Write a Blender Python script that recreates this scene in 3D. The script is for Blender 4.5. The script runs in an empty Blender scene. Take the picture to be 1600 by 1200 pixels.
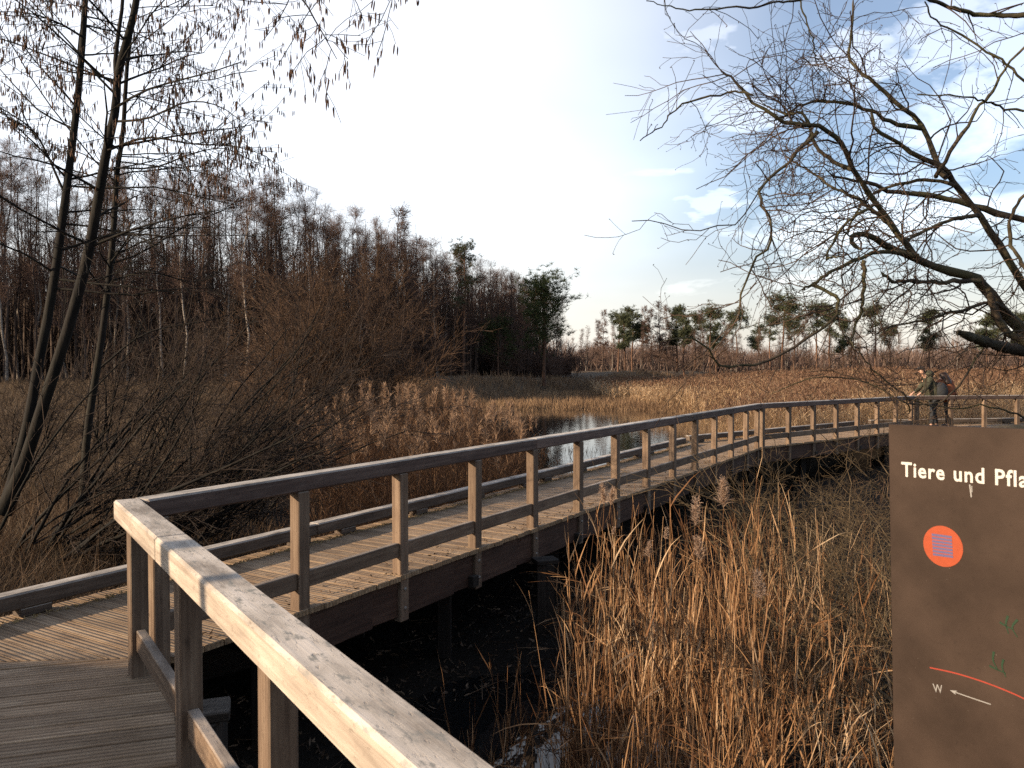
import bpy, math, random
import numpy as np
from mathutils import Vector, Matrix, noise as mnoise

C = bpy.context.scene.collection
SC = bpy.context.scene
random.seed(7)
RNG = np.random.default_rng(11)

# ------------------------------------------------------------------ camera, sky, sun, exposure
F_PX = 1230.0                 # focal length in pixels of a 1600 px wide picture
EYE = 1.70
PITCH = math.radians(1.07)
cam_d = bpy.data.cameras.new('camera')
cam = bpy.data.objects.new('camera', cam_d)
C.objects.link(cam)
cam.location = (0, 0, EYE)
cam.rotation_euler = (math.pi / 2 - PITCH, 0, 0)
cam_d.sensor_width = 36.0
cam_d.lens = 36.0 * F_PX / 1600.0
cam_d.clip_start = 0.05
cam_d.clip_end = 6000
cam_d.dof.use_dof = True
cam_d.dof.focus_distance = 14.0
cam_d.dof.aperture_fstop = 11.0
SC.camera = cam

SUN_DIR = Vector((-1.0, -0.45, 0.0)).normalized()
SUN_EL = math.radians(17.0)
SUN_TO = Vector((SUN_DIR.x * math.cos(SUN_EL), SUN_DIR.y * math.cos(SUN_EL), math.sin(SUN_EL)))
sun_d = bpy.data.lights.new('sun', 'SUN')
sun_d.energy = 5.0
sun_d.angle = math.radians(0.6)
sun_d.color = (1.0, 0.78, 0.54)
sun = bpy.data.objects.new('sun', sun_d)
C.objects.link(sun)
sun.rotation_euler = SUN_TO.to_track_quat('Z', 'Y').to_euler()

world = bpy.data.worlds.new('World')
SC.world = world
world.use_nodes = True
wt = world.node_tree
wt.nodes.clear()


def WN(t, **kw):
    n = wt.nodes.new(t)
    for k, v in kw.items():
        setattr(n, k, v)
    return n


def wmath(op, a, b=None, c=None, clamp=False):
    n = WN('ShaderNodeMath', operation=op)
    n.use_clamp = clamp
    for i, x in enumerate((a, b, c)):
        if x is None:
            continue
        if isinstance(x, (int, float)):
            n.inputs[i].default_value = x
        else:
            wt.links.new(x, n.inputs[i])
    return n.outputs[0]


def wmap(v, a, b, lo, hi):
    n = WN('ShaderNodeMapRange')
    n.interpolation_type = 'SMOOTHSTEP'
    wt.links.new(v, n.inputs['Value'])
    n.inputs['From Min'].default_value = a
    n.inputs['From Max'].default_value = b
    n.inputs['To Min'].default_value = lo
    n.inputs['To Max'].default_value = hi
    return n.outputs['Result']


w_out = WN('ShaderNodeOutputWorld')
w_bg = WN('ShaderNodeBackground')
w_bg.inputs['Strength'].default_value = 0.055
sky = WN('ShaderNodeTexSky', sky_type='NISHITA')
sky.sun_disc = False
sky.sun_elevation = SUN_EL
sky.sun_rotation = math.atan2(SUN_DIR.x, SUN_DIR.y)
sky.air_density = 1.0
sky.dust_density = 1.6
sky.ozone_density = 1.6
tc = WN('ShaderNodeTexCoord')
sep = WN('ShaderNodeSeparateXYZ')
wt.links.new(tc.outputs['Generated'], sep.inputs[0])
X_, Y_, Z_ = sep.outputs
den = wmath('ADD', wmath('MAXIMUM', Z_, 0.0), 0.16)
comb = WN('ShaderNodeCombineXYZ')
wt.links.new(wmath('DIVIDE', X_, den), comb.inputs[0])
wt.links.new(wmath('DIVIDE', Y_, den), comb.inputs[1])
nz = WN('ShaderNodeTexNoise')
nz.inputs['Scale'].default_value = 1.15
nz.inputs['Detail'].default_value = 7
nz.inputs['Roughness'].default_value = 0.55
nz.inputs['Distortion'].default_value = 0.4
wt.links.new(comb.outputs[0], nz.inputs['Vector'])
puff = wmap(nz.outputs['Fac'], 0.49, 0.63, 0.0, 0.75)
# a bright veil of thin cloud covers the part of the sky towards front left
dotn = WN('ShaderNodeVectorMath', operation='DOT_PRODUCT')
wt.links.new(tc.outputs['Generated'], dotn.inputs[0])
vd = Vector((-0.36, 0.88, 0.32)).normalized()
dotn.inputs[1].default_value = vd
nzp = WN('ShaderNodeTexNoise')
nzp.inputs['Scale'].default_value = 9.0
nzp.inputs['Detail'].default_value = 6
wt.links.new(comb.outputs[0], nzp.inputs['Vector'])


def sky_dir(u, v):
    d = Vector(((u - 800) / F_PX, 1.0, (577 - v) / F_PX))
    d.normalize()
    return d


PUFFS = [(*sky_dir(u, v), r) for u, v, r in ((1085, 60, 0.055), (1040, 165, 0.030), (1150, 175, 0.065), (1500, 60, 0.10), (1580, 150, 0.09), (1340, 95, 0.07), (1110, 320, 0.05), (720, 60, 0.10), (1900, 120, 0.12), (-250, 60, 0.12))]
nz2 = WN('ShaderNodeTexNoise')
nz2.inputs['Scale'].default_value = 0.55
nz2.inputs['Detail'].default_value = 4
wt.links.new(comb.outputs[0], nz2.inputs['Vector'])
veil = wmap(wmath('ADD', dotn.outputs['Value'], wmath('MULTIPLY', wmath('SUBTRACT', nz2.outputs['Fac'], 0.5), 0.22)), 0.70, 1.0, 0.0, 1.0)
lowhaze = wmap(Z_, 0.0, 0.24, 0.70, 0.0)
thin = wmap(nz2.outputs['Fac'], 0.25, 0.75, 0.04, 0.22)
# a few small cumulus puffs high on the right
blobs = None
for (bx, by, bz, r_) in PUFFS:
    dn = WN('ShaderNodeVectorMath', operation='DISTANCE')
    sc_ = WN('ShaderNodeVectorMath', operation='MULTIPLY')
    wt.links.new(tc.outputs['Generated'], sc_.inputs[0])
    sc_.inputs[1].default_value = (1.0, 1.0, 1.9)
    wt.links.new(sc_.outputs[0], dn.inputs[0])
    dn.inputs[1].default_value = (bx, by, bz * 1.9)
    q_ = wmath('SUBTRACT', wmath('ADD', 1.0, wmath('MULTIPLY', wmath('SUBTRACT', nzp.outputs['Fac'], 0.5), 2.4)), wmath('DIVIDE', dn.outputs['Value'], r_))
    q_ = wmap(q_, 0.0, 0.55, 0.0, 0.62)
    blobs = q_ if blobs is None else wmath('MAXIMUM', blobs, q_)
cover = wmath('MAXIMUM', wmath('MAXIMUM', wmath('MAXIMUM', puff, veil), thin), blobs)
mix = WN('ShaderNodeMixRGB', blend_type='ADD')
wt.links.new(cover, mix.inputs['Fac'])
skyx = WN('ShaderNodeMixRGB', blend_type='MULTIPLY')
skyx.inputs['Fac'].default_value = 1.0
wt.links.new(sky.outputs[0], skyx.inputs['Color1'])
skyx.inputs['Color2'].default_value = (1.38, 1.48, 1.60, 1)
wt.links.new(skyx.outputs[0], mix.inputs['Color1'])
mix.inputs['Color2'].default_value = (9.6, 9.1, 8.6, 1)
mix2 = WN('ShaderNodeMixRGB')
wt.links.new(lowhaze, mix2.inputs['Fac'])
wt.links.new(mix.outputs[0], mix2.inputs['Color1'])
mix2.inputs['Color2'].default_value = (10.3, 9.3, 8.4, 1)
wt.links.new(mix2.outputs[0], w_bg.inputs['Color'])
wt.links.new(w_bg.outputs[0], w_out.inputs['Surface'])

SC.view_settings.view_transform = 'Standard'
SC.view_settings.look = 'None'
SC.view_settings.exposure = 0.92
SC.view_settings.gamma = 1.0
SC.view_settings.use_curve_mapping = False
SC.render.engine = 'CYCLES'
SC.cycles.use_denoising = False
SC.cycles.max_bounces = 5
SC.cycles.diffuse_bounces = 2
SC.cycles.glossy_bounces = 2
SC.cycles.transmission_bounces = 3
SC.cycles.transparent_max_bounces = 6
SC.cycles.sample_clamp_indirect = 3.0
SC.cycles.sample_clamp_direct = 6.0
SC.cycles.caustics_reflective = False
SC.cycles.caustics_refractive = False


# ------------------------------------------------------------------ helpers
def pix(u, v, Y):
    """World point on the photo ray through (u, v) at forward distance Y (used to survey the place)."""
    x = (u - 800.0) / F_PX
    w = (600.0 - v) / F_PX
    c, s = math.cos(PITCH), math.sin(PITCH)
    d = np.array([x, c + w * s, -s + w * c])
    return np.array([0, 0, EYE]) + d * (Y / d[1])


def sm(x, a, b):
    t = np.clip((np.asarray(x, float) - a) / (b - a), 0, 1)
    return t * t * (3 - 2 * t)


def nrm(a):
    return a / np.maximum(np.linalg.norm(a, axis=-1, keepdims=True), 1e-9)


def mesh_np(name, V, Q, mat=None, smooth=True):
    """Mesh from an (n,3) vertex array and an (m,k) face array."""
    me = bpy.data.meshes.new(name)
    V = np.ascontiguousarray(V, dtype=np.float32)
    Q = np.ascontiguousarray(Q, dtype=np.int32)
    k = Q.shape[1]
    me.vertices.add(len(V))
    me.vertices.foreach_set('co', V.ravel())
    me.loops.add(Q.size)
    me.loops.foreach_set('vertex_index', Q.ravel())
    me.polygons.add(len(Q))
    me.polygons.foreach_set('loop_start', np.arange(0, Q.size, k, dtype=np.int32))
    me.polygons.foreach_set('use_smooth', np.full(len(Q), smooth, dtype=bool))
    me.update(calc_edges=True)
    if mat:
        me.materials.append(mat)
    return me


def link(name, me, parent=None, loc=None):
    o = bpy.data.objects.new(name, me)
    C.objects.link(o)
    if parent is not None:
        o.parent = parent
    if loc is not None:
        o.location = loc
    return o


def tag(o, label=None, cat=None, group=None, kind=None):
    if label:
        o['label'] = label
    if cat:
        o['category'] = cat
    if group:
        o['group'] = group
    if kind:
        o['kind'] = kind
    return o


def root(name, loc, label, cat, group=None, kind=None):
    o = bpy.data.objects.new(name, None)
    o.empty_display_size = 0.2
    C.objects.link(o)
    o.location = loc
    return tag(o, label, cat, group, kind)


def copy_tree(o, parent=None):
    c = o.copy()
    C.objects.link(c)
    if parent is not None:
        c.parent = parent
    for ch in KIDS.get(o.name, []):
        copy_tree(ch, c)
    return c


KIDS = {}


def part(name, me, rt, loc=None, kind=None):
    o = link(name, me, rt, loc)
    KIDS.setdefault(rt.name, []).append(o)
    if kind:
        o['kind'] = kind
    return o


class Buf:
    """Collects vertex/quad blocks into one mesh."""

    def __init__(s):
        s.V, s.Q, s.n = [], [], 0

    def add(s, V, Q):
        if len(V) == 0:
            return
        s.V.append(V)
        s.Q.append(Q + s.n)
        s.n += len(V)

    def mesh(s, name, mat, off=None, smooth=True):
        V = np.concatenate(s.V)
        if off is not None:
            V = V - np.asarray(off)
        return mesh_np(name, V, np.concatenate(s.Q), mat, smooth)


def tubes(P, R, sides=3):
    """Tubes round N polylines of K points: P (N,K,3), R (N,K)."""
    N, K, _ = P.shape
    T = np.empty_like(P)
    T[:, 1:-1] = P[:, 2:] - P[:, :-2]
    T[:, 0] = P[:, 1] - P[:, 0]
    T[:, -1] = P[:, -1] - P[:, -2]
    T = nrm(T)
    mean = nrm(T.mean(axis=1, keepdims=True))
    ref = np.where(np.abs(mean[..., 2:3]) > 0.8, np.array([1.0, 0.2, 0]), np.array([0, 0.1, 1.0]))
    ref = np.broadcast_to(ref, T.shape)
    A = nrm(np.cross(T, ref))
    B = np.cross(T, A)
    a = np.arange(sides) * 2 * math.pi / sides
    V = P[:, :, None, :] + R[:, :, None, None] * (np.cos(a)[:, None] * A[:, :, None, :] + np.sin(a)[:, None] * B[:, :, None, :])
    V = V.reshape(-1, 3)
    n = np.arange(N)[:, None, None] * K * sides
    k = np.arange(K - 1)[None, :, None] * sides
    j = np.arange(sides)[None, None, :]
    j2 = (j + 1) % sides
    Q = np.stack([n + k + j, n + k + j2, n + k + sides + j2, n + k + sides + j], axis=-1).reshape(-1, 4)
    return V, Q


def spawn(P, R, m, t0, t1, ang, length, K, wig, trop, rr, rmin, rng, tfun=None):
    """m children on each of N parent polylines; returns (N*m,K,3), (N*m,K)."""
    N, Kp, _ = P.shape
    t = rng.uniform(t0, t1, (N, m))
    f = t * (Kp - 1)
    i = np.minimum(f.astype(int), Kp - 2)
    fr = (f - i)[..., None]
    ii = np.arange(N)[:, None]
    pos = P[ii, i] * (1 - fr) + P[ii, i + 1] * fr
    tan = nrm(P[ii, i + 1] - P[ii, i])
    rad = R[ii, i] * (1 - fr[..., 0]) + R[ii, i + 1] * fr[..., 0]
    perp = nrm(np.cross(rng.normal(size=tan.shape), tan))
    a = np.radians(rng.uniform(ang[0], ang[1], (N, m)))[..., None]
    d = tan * np.cos(a) + perp * np.sin(a)
    L = rng.uniform(length[0], length[1], (N, m))
    if tfun is not None:
        L = L * tfun(t)
    d = d.reshape(-1, 3)
    pos = pos.reshape(-1, 3)
    L = L.reshape(-1)
    rad = np.maximum(rad.reshape(-1) * rr, rmin)
    out = np.empty((N * m, K, 3))
    out[:, 0] = pos
    trop = np.asarray(trop, float)
    for k in range(1, K):
        d = nrm(d + wig * rng.normal(size=d.shape) + trop)
        pos = pos + d * (L / (K - 1))[:, None]
        out[:, k] = pos
    s = np.linspace(0, 1, K)
    Rr = rad[:, None] * (1 - s) + np.maximum(rad * 0.25, rmin)[:, None] * s
    return out, Rr


def smooth_line(pts, n):
    """Catmull-Rom through pts, n points."""
    p = np.asarray(pts, float)
    p = np.vstack([2 * p[0] - p[1], p, 2 * p[-1] - p[-2]])
    m = len(p) - 3
    out = []
    for q in np.linspace(0, m - 1e-6, n):
        i = int(q)
        t = q - i
        a, b, c, d = p[i:i + 4]
        out.append(0.5 * (2 * b + (c - a) * t + (2 * a - 5 * b + 4 * c - d) * t * t + (-a + 3 * b - 3 * c + d) * t ** 3))
    return np.array(out)


def ribbons(P0, D, L, W, K, wig, grav, rng, tip=0.15, mid=1.0):
    """Flat tapering blades: start P0, direction D, length L, width W."""
    N = len(P0)
    pts = np.empty((N, K, 3))
    pts[:, 0] = P0
    pos, d = P0.copy(), nrm(D)
    grav = np.asarray(grav, float)
    if grav.ndim == 0:
        grav = np.array([0, 0, -float(grav)])
    for k in range(1, K):
        d = nrm(d + wig * rng.normal(size=d.shape) + grav)
        pos = pos + d * (L / (K - 1))[:, None]
        pts[:, k] = pos
    side = nrm(np.cross(nrm(D), rng.normal(size=(N, 3))))
    s = np.linspace(0, 1, K)
    prof = np.where(s < 0.35, 0.6 + (mid - 0.6) * s / 0.35, mid + (tip - mid) * (s - 0.35) / 0.65)
    h = side[:, None, :] * (W[:, None] * prof[None, :] * 0.5)[..., None]
    V = np.stack([pts - h, pts + h], axis=2).reshape(-1, 3)
    n = np.arange(N)[:, None] * K * 2
    k = np.arange(K - 1)[None, :] * 2
    Q = np.stack([n + k, n + k + 1, n + k + 3, n + k + 2], axis=-1).reshape(-1, 4)
    return V, Q


# ------------------------------------------------------------------ materials
def NT(name):
    m = bpy.data.materials.new(name)
    m.use_nodes = True
    t = m.node_tree
    b = t.nodes['Principled BSDF']
    return m, t, b


def ramp(t, fac, cols, pos=None, interp='LINEAR'):
    n = t.nodes.new('ShaderNodeValToRGB')
    e = n.color_ramp.elements
    pos = pos or [i / (len(cols) - 1) for i in range(len(cols))]
    while len(e) < len(cols):
        e.new(0.5)
    for q, (p, c) in enumerate(zip(pos, cols)):
        e[q].position = p
        e[q].color = (*c, 1)
    n.color_ramp.interpolation = interp
    t.links.new(fac, n.inputs[0])
    return n.outputs[0]


def tnoise(t, vec, scale, detail=4, rough=0.55, dist=0.0):
    n = t.nodes.new('ShaderNodeTexNoise')
    n.inputs['Scale'].default_value = scale
    n.inputs['Detail'].default_value = detail
    n.inputs['Roughness'].default_value = rough
    n.inputs['Distortion'].default_value = dist
    if vec is not None:
        t.links.new(vec, n.inputs['Vector'])
    return n.outputs['Fac']


def tmap(t, vec, scale=(1, 1, 1), loc=None):
    n = t.nodes.new('ShaderNodeMapping')
    n.inputs['Scale'].default_value = scale
    t.links.new(vec, n.inputs['Vector'])
    if loc is not None:
        t.links.new(loc, n.inputs['Location'])
    return n.outputs[0]


def tmath(t, op, a, b=0.0, clamp=False):
    n = t.nodes.new('ShaderNodeMath')
    n.operation = op
    n.use_clamp = clamp
    for i, x in enumerate((a, b)):
        if isinstance(x, (int, float)):
            n.inputs[i].default_value = x
        else:
            t.links.new(x, n.inputs[i])
    return n.outputs[0]


def tmix(t, fac, a, b, mode='MIX'):
    n = t.nodes.new('ShaderNodeMixRGB')
    n.blend_type = mode
    for i, x in zip((0, 1, 2), (fac, a, b)):
        if isinstance(x, (int, float)):
            n.inputs[i].default_value = x
        elif isinstance(x, tuple):
            n.inputs[i].default_value = (*x, 1)
        else:
            t.links.new(x, n.inputs[i])
    return n.outputs[0]


def tbump(t, b, h, strength, dist=0.01):
    n = t.nodes.new('ShaderNodeBump')
    n.inputs['Strength'].default_value = strength
    n.inputs['Distance'].default_value = dist
    t.links.new(h, n.inputs['Height'])
    t.links.new(n.outputs[0], b.inputs['Normal'])


def objco(t):
    tcn = t.nodes.new('ShaderNodeTexCoord')
    oi = t.nodes.new('ShaderNodeObjectInfo')
    k = t.nodes.new('ShaderNodeVectorMath')
    k.operation = 'SCALE'
    k.inputs[0].default_value = (37.0, 19.0, 53.0)
    t.links.new(oi.outputs['Random'], k.inputs['Scale'])
    a = t.nodes.new('ShaderNodeVectorMath')
    a.operation = 'ADD'
    t.links.new(tcn.outputs['Object'], a.inputs[0])
    t.links.new(k.outputs[0], a.inputs[1])
    return a.outputs[0], tcn.outputs['Object'], oi.outputs['Random']


ALB = 0.80


def sc3(c, k):
    return tuple(x * k for x in c)


def wood(name, dark, mid_, light, grooves=0.0, weather_lit=0.5, lichen=0.0):
    """Weathered softwood, grain along local X; upward faces bleached grey and lightened as if sunlit."""
    m, t, b = NT(name)
    dark, mid_, light = sc3(dark, ALB), sc3(mid_, ALB), sc3(light, ALB)
    co, raw, rnd = objco(t)
    grain = tnoise(t, tmap(t, co, (1.6, 42, 42)), 1.0, 6, 0.6, 0.6)
    blot = tnoise(t, tmap(t, co, (3.0, 9, 9)), 1.0, 5, 0.6)
    col = ramp(t, tmath(t, 'ADD', tmath(t, 'MULTIPLY', grain, 0.6), tmath(t, 'MULTIPLY', blot, 0.4)), [dark, mid_, light], [0.33, 0.5, 0.66])
    geo = t.nodes.new('ShaderNodeNewGeometry')
    sp = t.nodes.new('ShaderNodeSeparateXYZ')
    t.links.new(geo.outputs['True Normal'], sp.inputs[0])
    up = tmath(t, 'MULTIPLY', tmath(t, 'MAXIMUM', sp.outputs[2], 0.0), weather_lit)
    g = tuple(0.30 * (0.6 + 0.4 * c / max(light)) for c in light)
    bleach_lit = ramp(t, blot, [(0.20, 0.175, 0.15), (0.40, 0.36, 0.315), (0.52, 0.47, 0.42)], [0.35, 0.5, 0.66])
    col = tmix(t, up, col, bleach_lit)  # bleaching, with the sunlit look of top faces put into the colour
    # knots and dark spots
    vor = t.nodes.new('ShaderNodeTexVoronoi')
    vor.inputs['Scale'].default_value = 1.0
    t.links.new(tmap(t, co, (3.1, 10, 10)), vor.inputs['Vector'])
    knot = ramp(t, vor.outputs['Distance'], [(1, 1, 1), (0, 0, 0)], [0.05, 0.14])
    col = tmix(t, tmath(t, 'MULTIPLY', knot, 0.55), col, tuple(c * 0.45 for c in dark))
    spots = ramp(t, tnoise(t, tmap(t, co, (22, 60, 60)), 1.0, 4, 0.65), [(0, 0, 0), (1, 1, 1)], [0.58, 0.72])
    col = tmix(t, tmath(t, 'MULTIPLY', spots, 0.5), col, tuple(c * 0.5 for c in dark))
    if lichen > 0:
        lk = ramp(t, tnoise(t, tmap(t, co, (11, 26, 26)), 1.0, 5, 0.7), [(0, 0, 0), (1, 1, 1)], [0.54, 0.64])
        col = tmix(t, tmath(t, 'MULTIPLY', tmath(t, 'MULTIPLY', lk, lichen), tmath(t, 'ADD', tmath(t, 'MAXIMUM', sp.outputs[2], 0.0), 0.12)), col, (0.17, 0.165, 0.15))
    tone = t.nodes.new('ShaderNodeHueSaturation')
    t.links.new(col, tone.inputs['Color'])
    t.links.new(tmath(t, 'ADD', tmath(t, 'MULTIPLY', rnd, 0.4), 0.78), tone.inputs['Value'])
    t.links.new(tone.outputs[0], b.inputs['Base Color'])
    b.inputs['Roughness'].default_value = 0.78
    b.inputs['Specular IOR Level'].default_value = 0.25
    h = tmath(t, 'ADD', tmath(t, 'MULTIPLY', grain, 0.5), tmath(t, 'MULTIPLY', spots, -0.3))
    if grooves > 0:
        sx = t.nodes.new('ShaderNodeSeparateXYZ')
        t.links.new(raw, sx.inputs[0])
        wv = tmath(t, 'SINE', tmath(t, 'MULTIPLY', sx.outputs[1], 2 * math.pi / 0.0345))
        wv = tmath(t, 'MULTIPLY', tmath(t, 'ADD', wv, 1.0), 0.5)
        wv = tmath(t, 'POWER', wv, 0.45)
        groove_dark = tmath(t, 'SUBTRACT', 1.0, wv)  # darker towards the bottom of each groove
        tone2 = tmix(t, tmath(t, 'MULTIPLY', groove_dark, 0.42), tone.outputs[0], (0.035, 0.028, 0.022))
        t.links.new(tone2, b.inputs['Base Color'])
        h = tmath(t, 'ADD', tmath(t, 'MULTIPLY', wv, grooves), tmath(t, 'MULTIPLY', h, 0.35))
        tbump(t, b, h, 0.9, 0.006)
    else:
        tbump(t, b, h, 0.55, 0.006)
    return m


def island_mat(name, cols, pos=None, transl=0.25, rough=0.7, nscale=0.6, spread=0.7):
    """Plant material: colour varies from blade to blade and in patches."""
    m, t, b = NT(name)
    geo = t.nodes.new('ShaderNodeNewGeometry')
    tcn = t.nodes.new('ShaderNodeTexCoord')
    n = tnoise(t, tcn.outputs['Object'], nscale, 3)
    f = tmath(t, 'ADD', tmath(t, 'MULTIPLY', geo.outputs['Random Per Island'], spread), tmath(t, 'MULTIPLY', tmath(t, 'SUBTRACT', n, 0.5), 1.3))
    f = tmath(t, 'ADD', f, (1 - spread) * 0.5)
    col = ramp(t, f, [sc3(c, ALB) for c in cols], pos)
    t.links.new(col, b.inputs['Base Color'])
    b.inputs['Roughness'].default_value = rough
    b.inputs['Specular IOR Level'].default_value = 0.2
    if transl > 0:
        tr = t.nodes.new('ShaderNodeBsdfTranslucent')
        t.links.new(col, tr.inputs['Color'])
        mx = t.nodes.new('ShaderNodeMixShader')
        mx.inputs[0].default_value = transl
        out = t.nodes['Material Output']
        t.links.new(b.outputs[0], mx.inputs[1])
        t.links.new(tr.outputs[0], mx.inputs[2])
        t.links.new(mx.outputs[0], out.inputs['Surface'])
    return m


def bark(name, a, c, scale=(6, 6, 1.2), moss=None, mosslvl=0.0, bump=0.6):
    m, t, b = NT(name)
    co, raw, rnd = objco(t)
    n1 = tnoise(t, tmap(t, co, scale), 2.0, 6, 0.6, 0.3)
    col = ramp(t, n1, [sc3(a, ALB), sc3(c, ALB)], [0.35, 0.68])
    if moss:
        n2 = tnoise(t, co, 2.3, 5, 0.6)
        col = tmix(t, tmath(t, 'MULTIPLY', ramp(t, n2, [(0, 0, 0), (1, 1, 1)], [0.42, 0.6]), mosslvl), col, moss)
    tone = t.nodes.new('ShaderNodeHueSaturation')
    t.links.new(col, tone.inputs['Color'])
    t.links.new(tmath(t, 'ADD', tmath(t, 'MULTIPLY', rnd, 0.5), 0.75), tone.inputs['Value'])
    t.links.new(tone.outputs[0], b.inputs['Base Color'])
    b.inputs['Roughness'].default_value = 0.85
    b.inputs['Specular IOR Level'].default_value = 0.2
    tbump(t, b, n1, bump, 0.02)
    return m


def plain(name, col, rough=0.6, var=0.15, scale=20.0):
    m, t, b = NT(name)
    tcn = t.nodes.new('ShaderNodeTexCoord')
    n = tnoise(t, tcn.outputs['Object'], scale, 4)
    c = ramp(t, n, [tuple(x * (1 - var) for x in col), tuple(x * (1 + var) for x in col)], [0.35, 0.65])
    t.links.new(c, b.inputs['Base Color'])
    b.inputs['Roughness'].default_value = rough
    b.inputs['Specular IOR Level'].default_value = 0.3
    return m


M_RAIL = wood('rail_wood', (0.22, 0.175, 0.14), (0.36, 0.30, 0.245), (0.50, 0.435, 0.365), weather_lit=0.75, lichen=0.8)
M_RAIL2 = wood('long_rail_wood', (0.065, 0.040, 0.033), (0.12, 0.080, 0.066), (0.19, 0.135, 0.11), weather_lit=1.0, lichen=0.5)
M_POST = wood('post_wood', (0.090, 0.057, 0.038), (0.175, 0.118, 0.080), (0.27, 0.195, 0.135), weather_lit=0.4)
M_DECK = wood('deck_wood', (0.17, 0.105, 0.058), (0.33, 0.215, 0.122), (0.47, 0.335, 0.205), grooves=1.0, weather_lit=0.10)
M_KERB = wood('kerb_wood', (0.05, 0.035, 0.027), (0.10, 0.074, 0.056), (0.17, 0.13, 0.10), weather_lit=0.85)
M_FASCIA = wood('fascia_wood', (0.035, 0.018, 0.012), (0.065, 0.034, 0.023), (0.10, 0.056, 0.038), weather_lit=0.2)
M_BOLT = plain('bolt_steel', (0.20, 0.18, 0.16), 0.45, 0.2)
M_PILE = wood('pile_wood', (0.012, 0.009, 0.007), (0.024, 0.018, 0.014), (0.045, 0.035, 0.027), weather_lit=0.08)


# ------------------------------------------------------------------ the ground
def xb(y):
    return np.interp(y, [-40, 0, 6, 12, 25, 40, 55, 70, 90, 200, 900], [-5, -3.3, -3.0, -4.2, -7.2, -8.0, -4.5, 3, 12, 60, 300])


_nw = [(RNG.normal(size=2) * s, RNG.uniform(0, 6.28), a) for s, a in ((0.12, 0.16), (0.25, 0.12), (0.6, 0.07), (1.3, 0.05), (2.6, 0.03), (0.18, 0.12), (0.9, 0.05), (1.9, 0.04))]


def wob(x, y):
    z = 0
    for k, p, a in _nw:
        z = z + a * np.sin(k[0] * x + k[1] * y + p)
    return z


def height(x, y):
    x = np.asarray(x, float)
    y = np.asarray(y, float)
    zl = -0.28 + 1.1 * sm(y, 12, 50) + 0.5 * sm(y, 60, 160)
    zr = -0.93 + 0.55 * sm(y, 55, 95) + 1.2 * sm(y, 90, 170) - 0.1 * sm(x, 2, 8) * (1 - sm(y, 60, 90))
    m = sm(xb(y) - x, -1.6, 2.4)
    z = zl * m + zr * (1 - m)
    e = ((x - 3.6) / 10.0) ** 2 + ((y - 36) / 17.0) ** 2
    z = z - 0.55 * (1 - sm(e, 0.75, 1.2)) * (1 - m)
    e2 = ((x - 0.2) / 1.2) ** 2 + ((y - 4.6) / 2.2) ** 2
    z = z - 0.22 * (1 - sm(e2, 0.3, 1.2)) * (1 - m)
    z = z + 1.75 * sm(-4.15 - x, 0.0, 0.5) * (1 - sm(y, 2.75, 3.05)) * sm(y, -4, -2)  # unseen bank, added to throw shade on the near deck
    return z + wob(x, y) * (0.35 + 0.5 * sm(y, 10, 60))


def axis(lo, hi, n, c):
    a = np.arcsinh(lo / c)
    b = np.arcsinh(hi / c)
    return np.sinh(np.linspace(a, b, n)) * c


gx = axis(-1500, 1500, 300, 6.0)
gy = axis(-60, 2500, 300, 8.0)
GX, GY = np.meshgrid(gx, gy)
GZ = height(GX, GY)
V = np.stack([GX, GY, GZ], -1).reshape(-1, 3)
nx = len(gx)
i = np.arange(len(gy) - 1)[:, None] * nx + np.arange(nx - 1)[None, :]
Q = np.stack([i, i + 1, i + nx + 1, i + nx], -1).reshape(-1, 4)
m, t, b = NT('bog_soil')
tcn = t.nodes.new('ShaderNodeTexCoord')
n1 = tnoise(t, tcn.outputs['Object'], 0.35, 6, 0.6)
n2 = tnoise(t, tcn.outputs['Object'], 9.0, 6, 0.7)
c1 = ramp(t, n1, [(0.045, 0.032, 0.02), (0.10, 0.07, 0.042), (0.17, 0.12, 0.07)], [0.3, 0.5, 0.7])
c2 = ramp(t, n2, [(0.018, 0.014, 0.01), (0.14, 0.10, 0.065)], [0.35, 0.7])
geo = t.nodes.new('ShaderNodeNewGeometry')
spz = t.nodes.new('ShaderNodeSeparateXYZ')
t.links.new(geo.outputs['Position'], spz.inputs[0])
wet_shade = ramp(t, tmath(t, 'ADD', spz.outputs[2], 1.6), [(1, 1, 1), (0, 0, 0)], [0.68, 1.0])  # low wet ground; the boardwalk's shade is put into its colour too
t.links.new(tmix(t, tmath(t, 'MULTIPLY', wet_shade, 0.93), tmix(t, 0.5, c1, c2), (0.006, 0.005, 0.004)), b.inputs['Base Color'])
b.inputs['Roughness'].default_value = 0.9
b.inputs['Specular IOR Level'].default_value = 0.15
tbump(t, b, n2, 0.8, 0.06)
tag(link('ground', mesh_np('ground', V, Q, m)), kind='structure')


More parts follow.
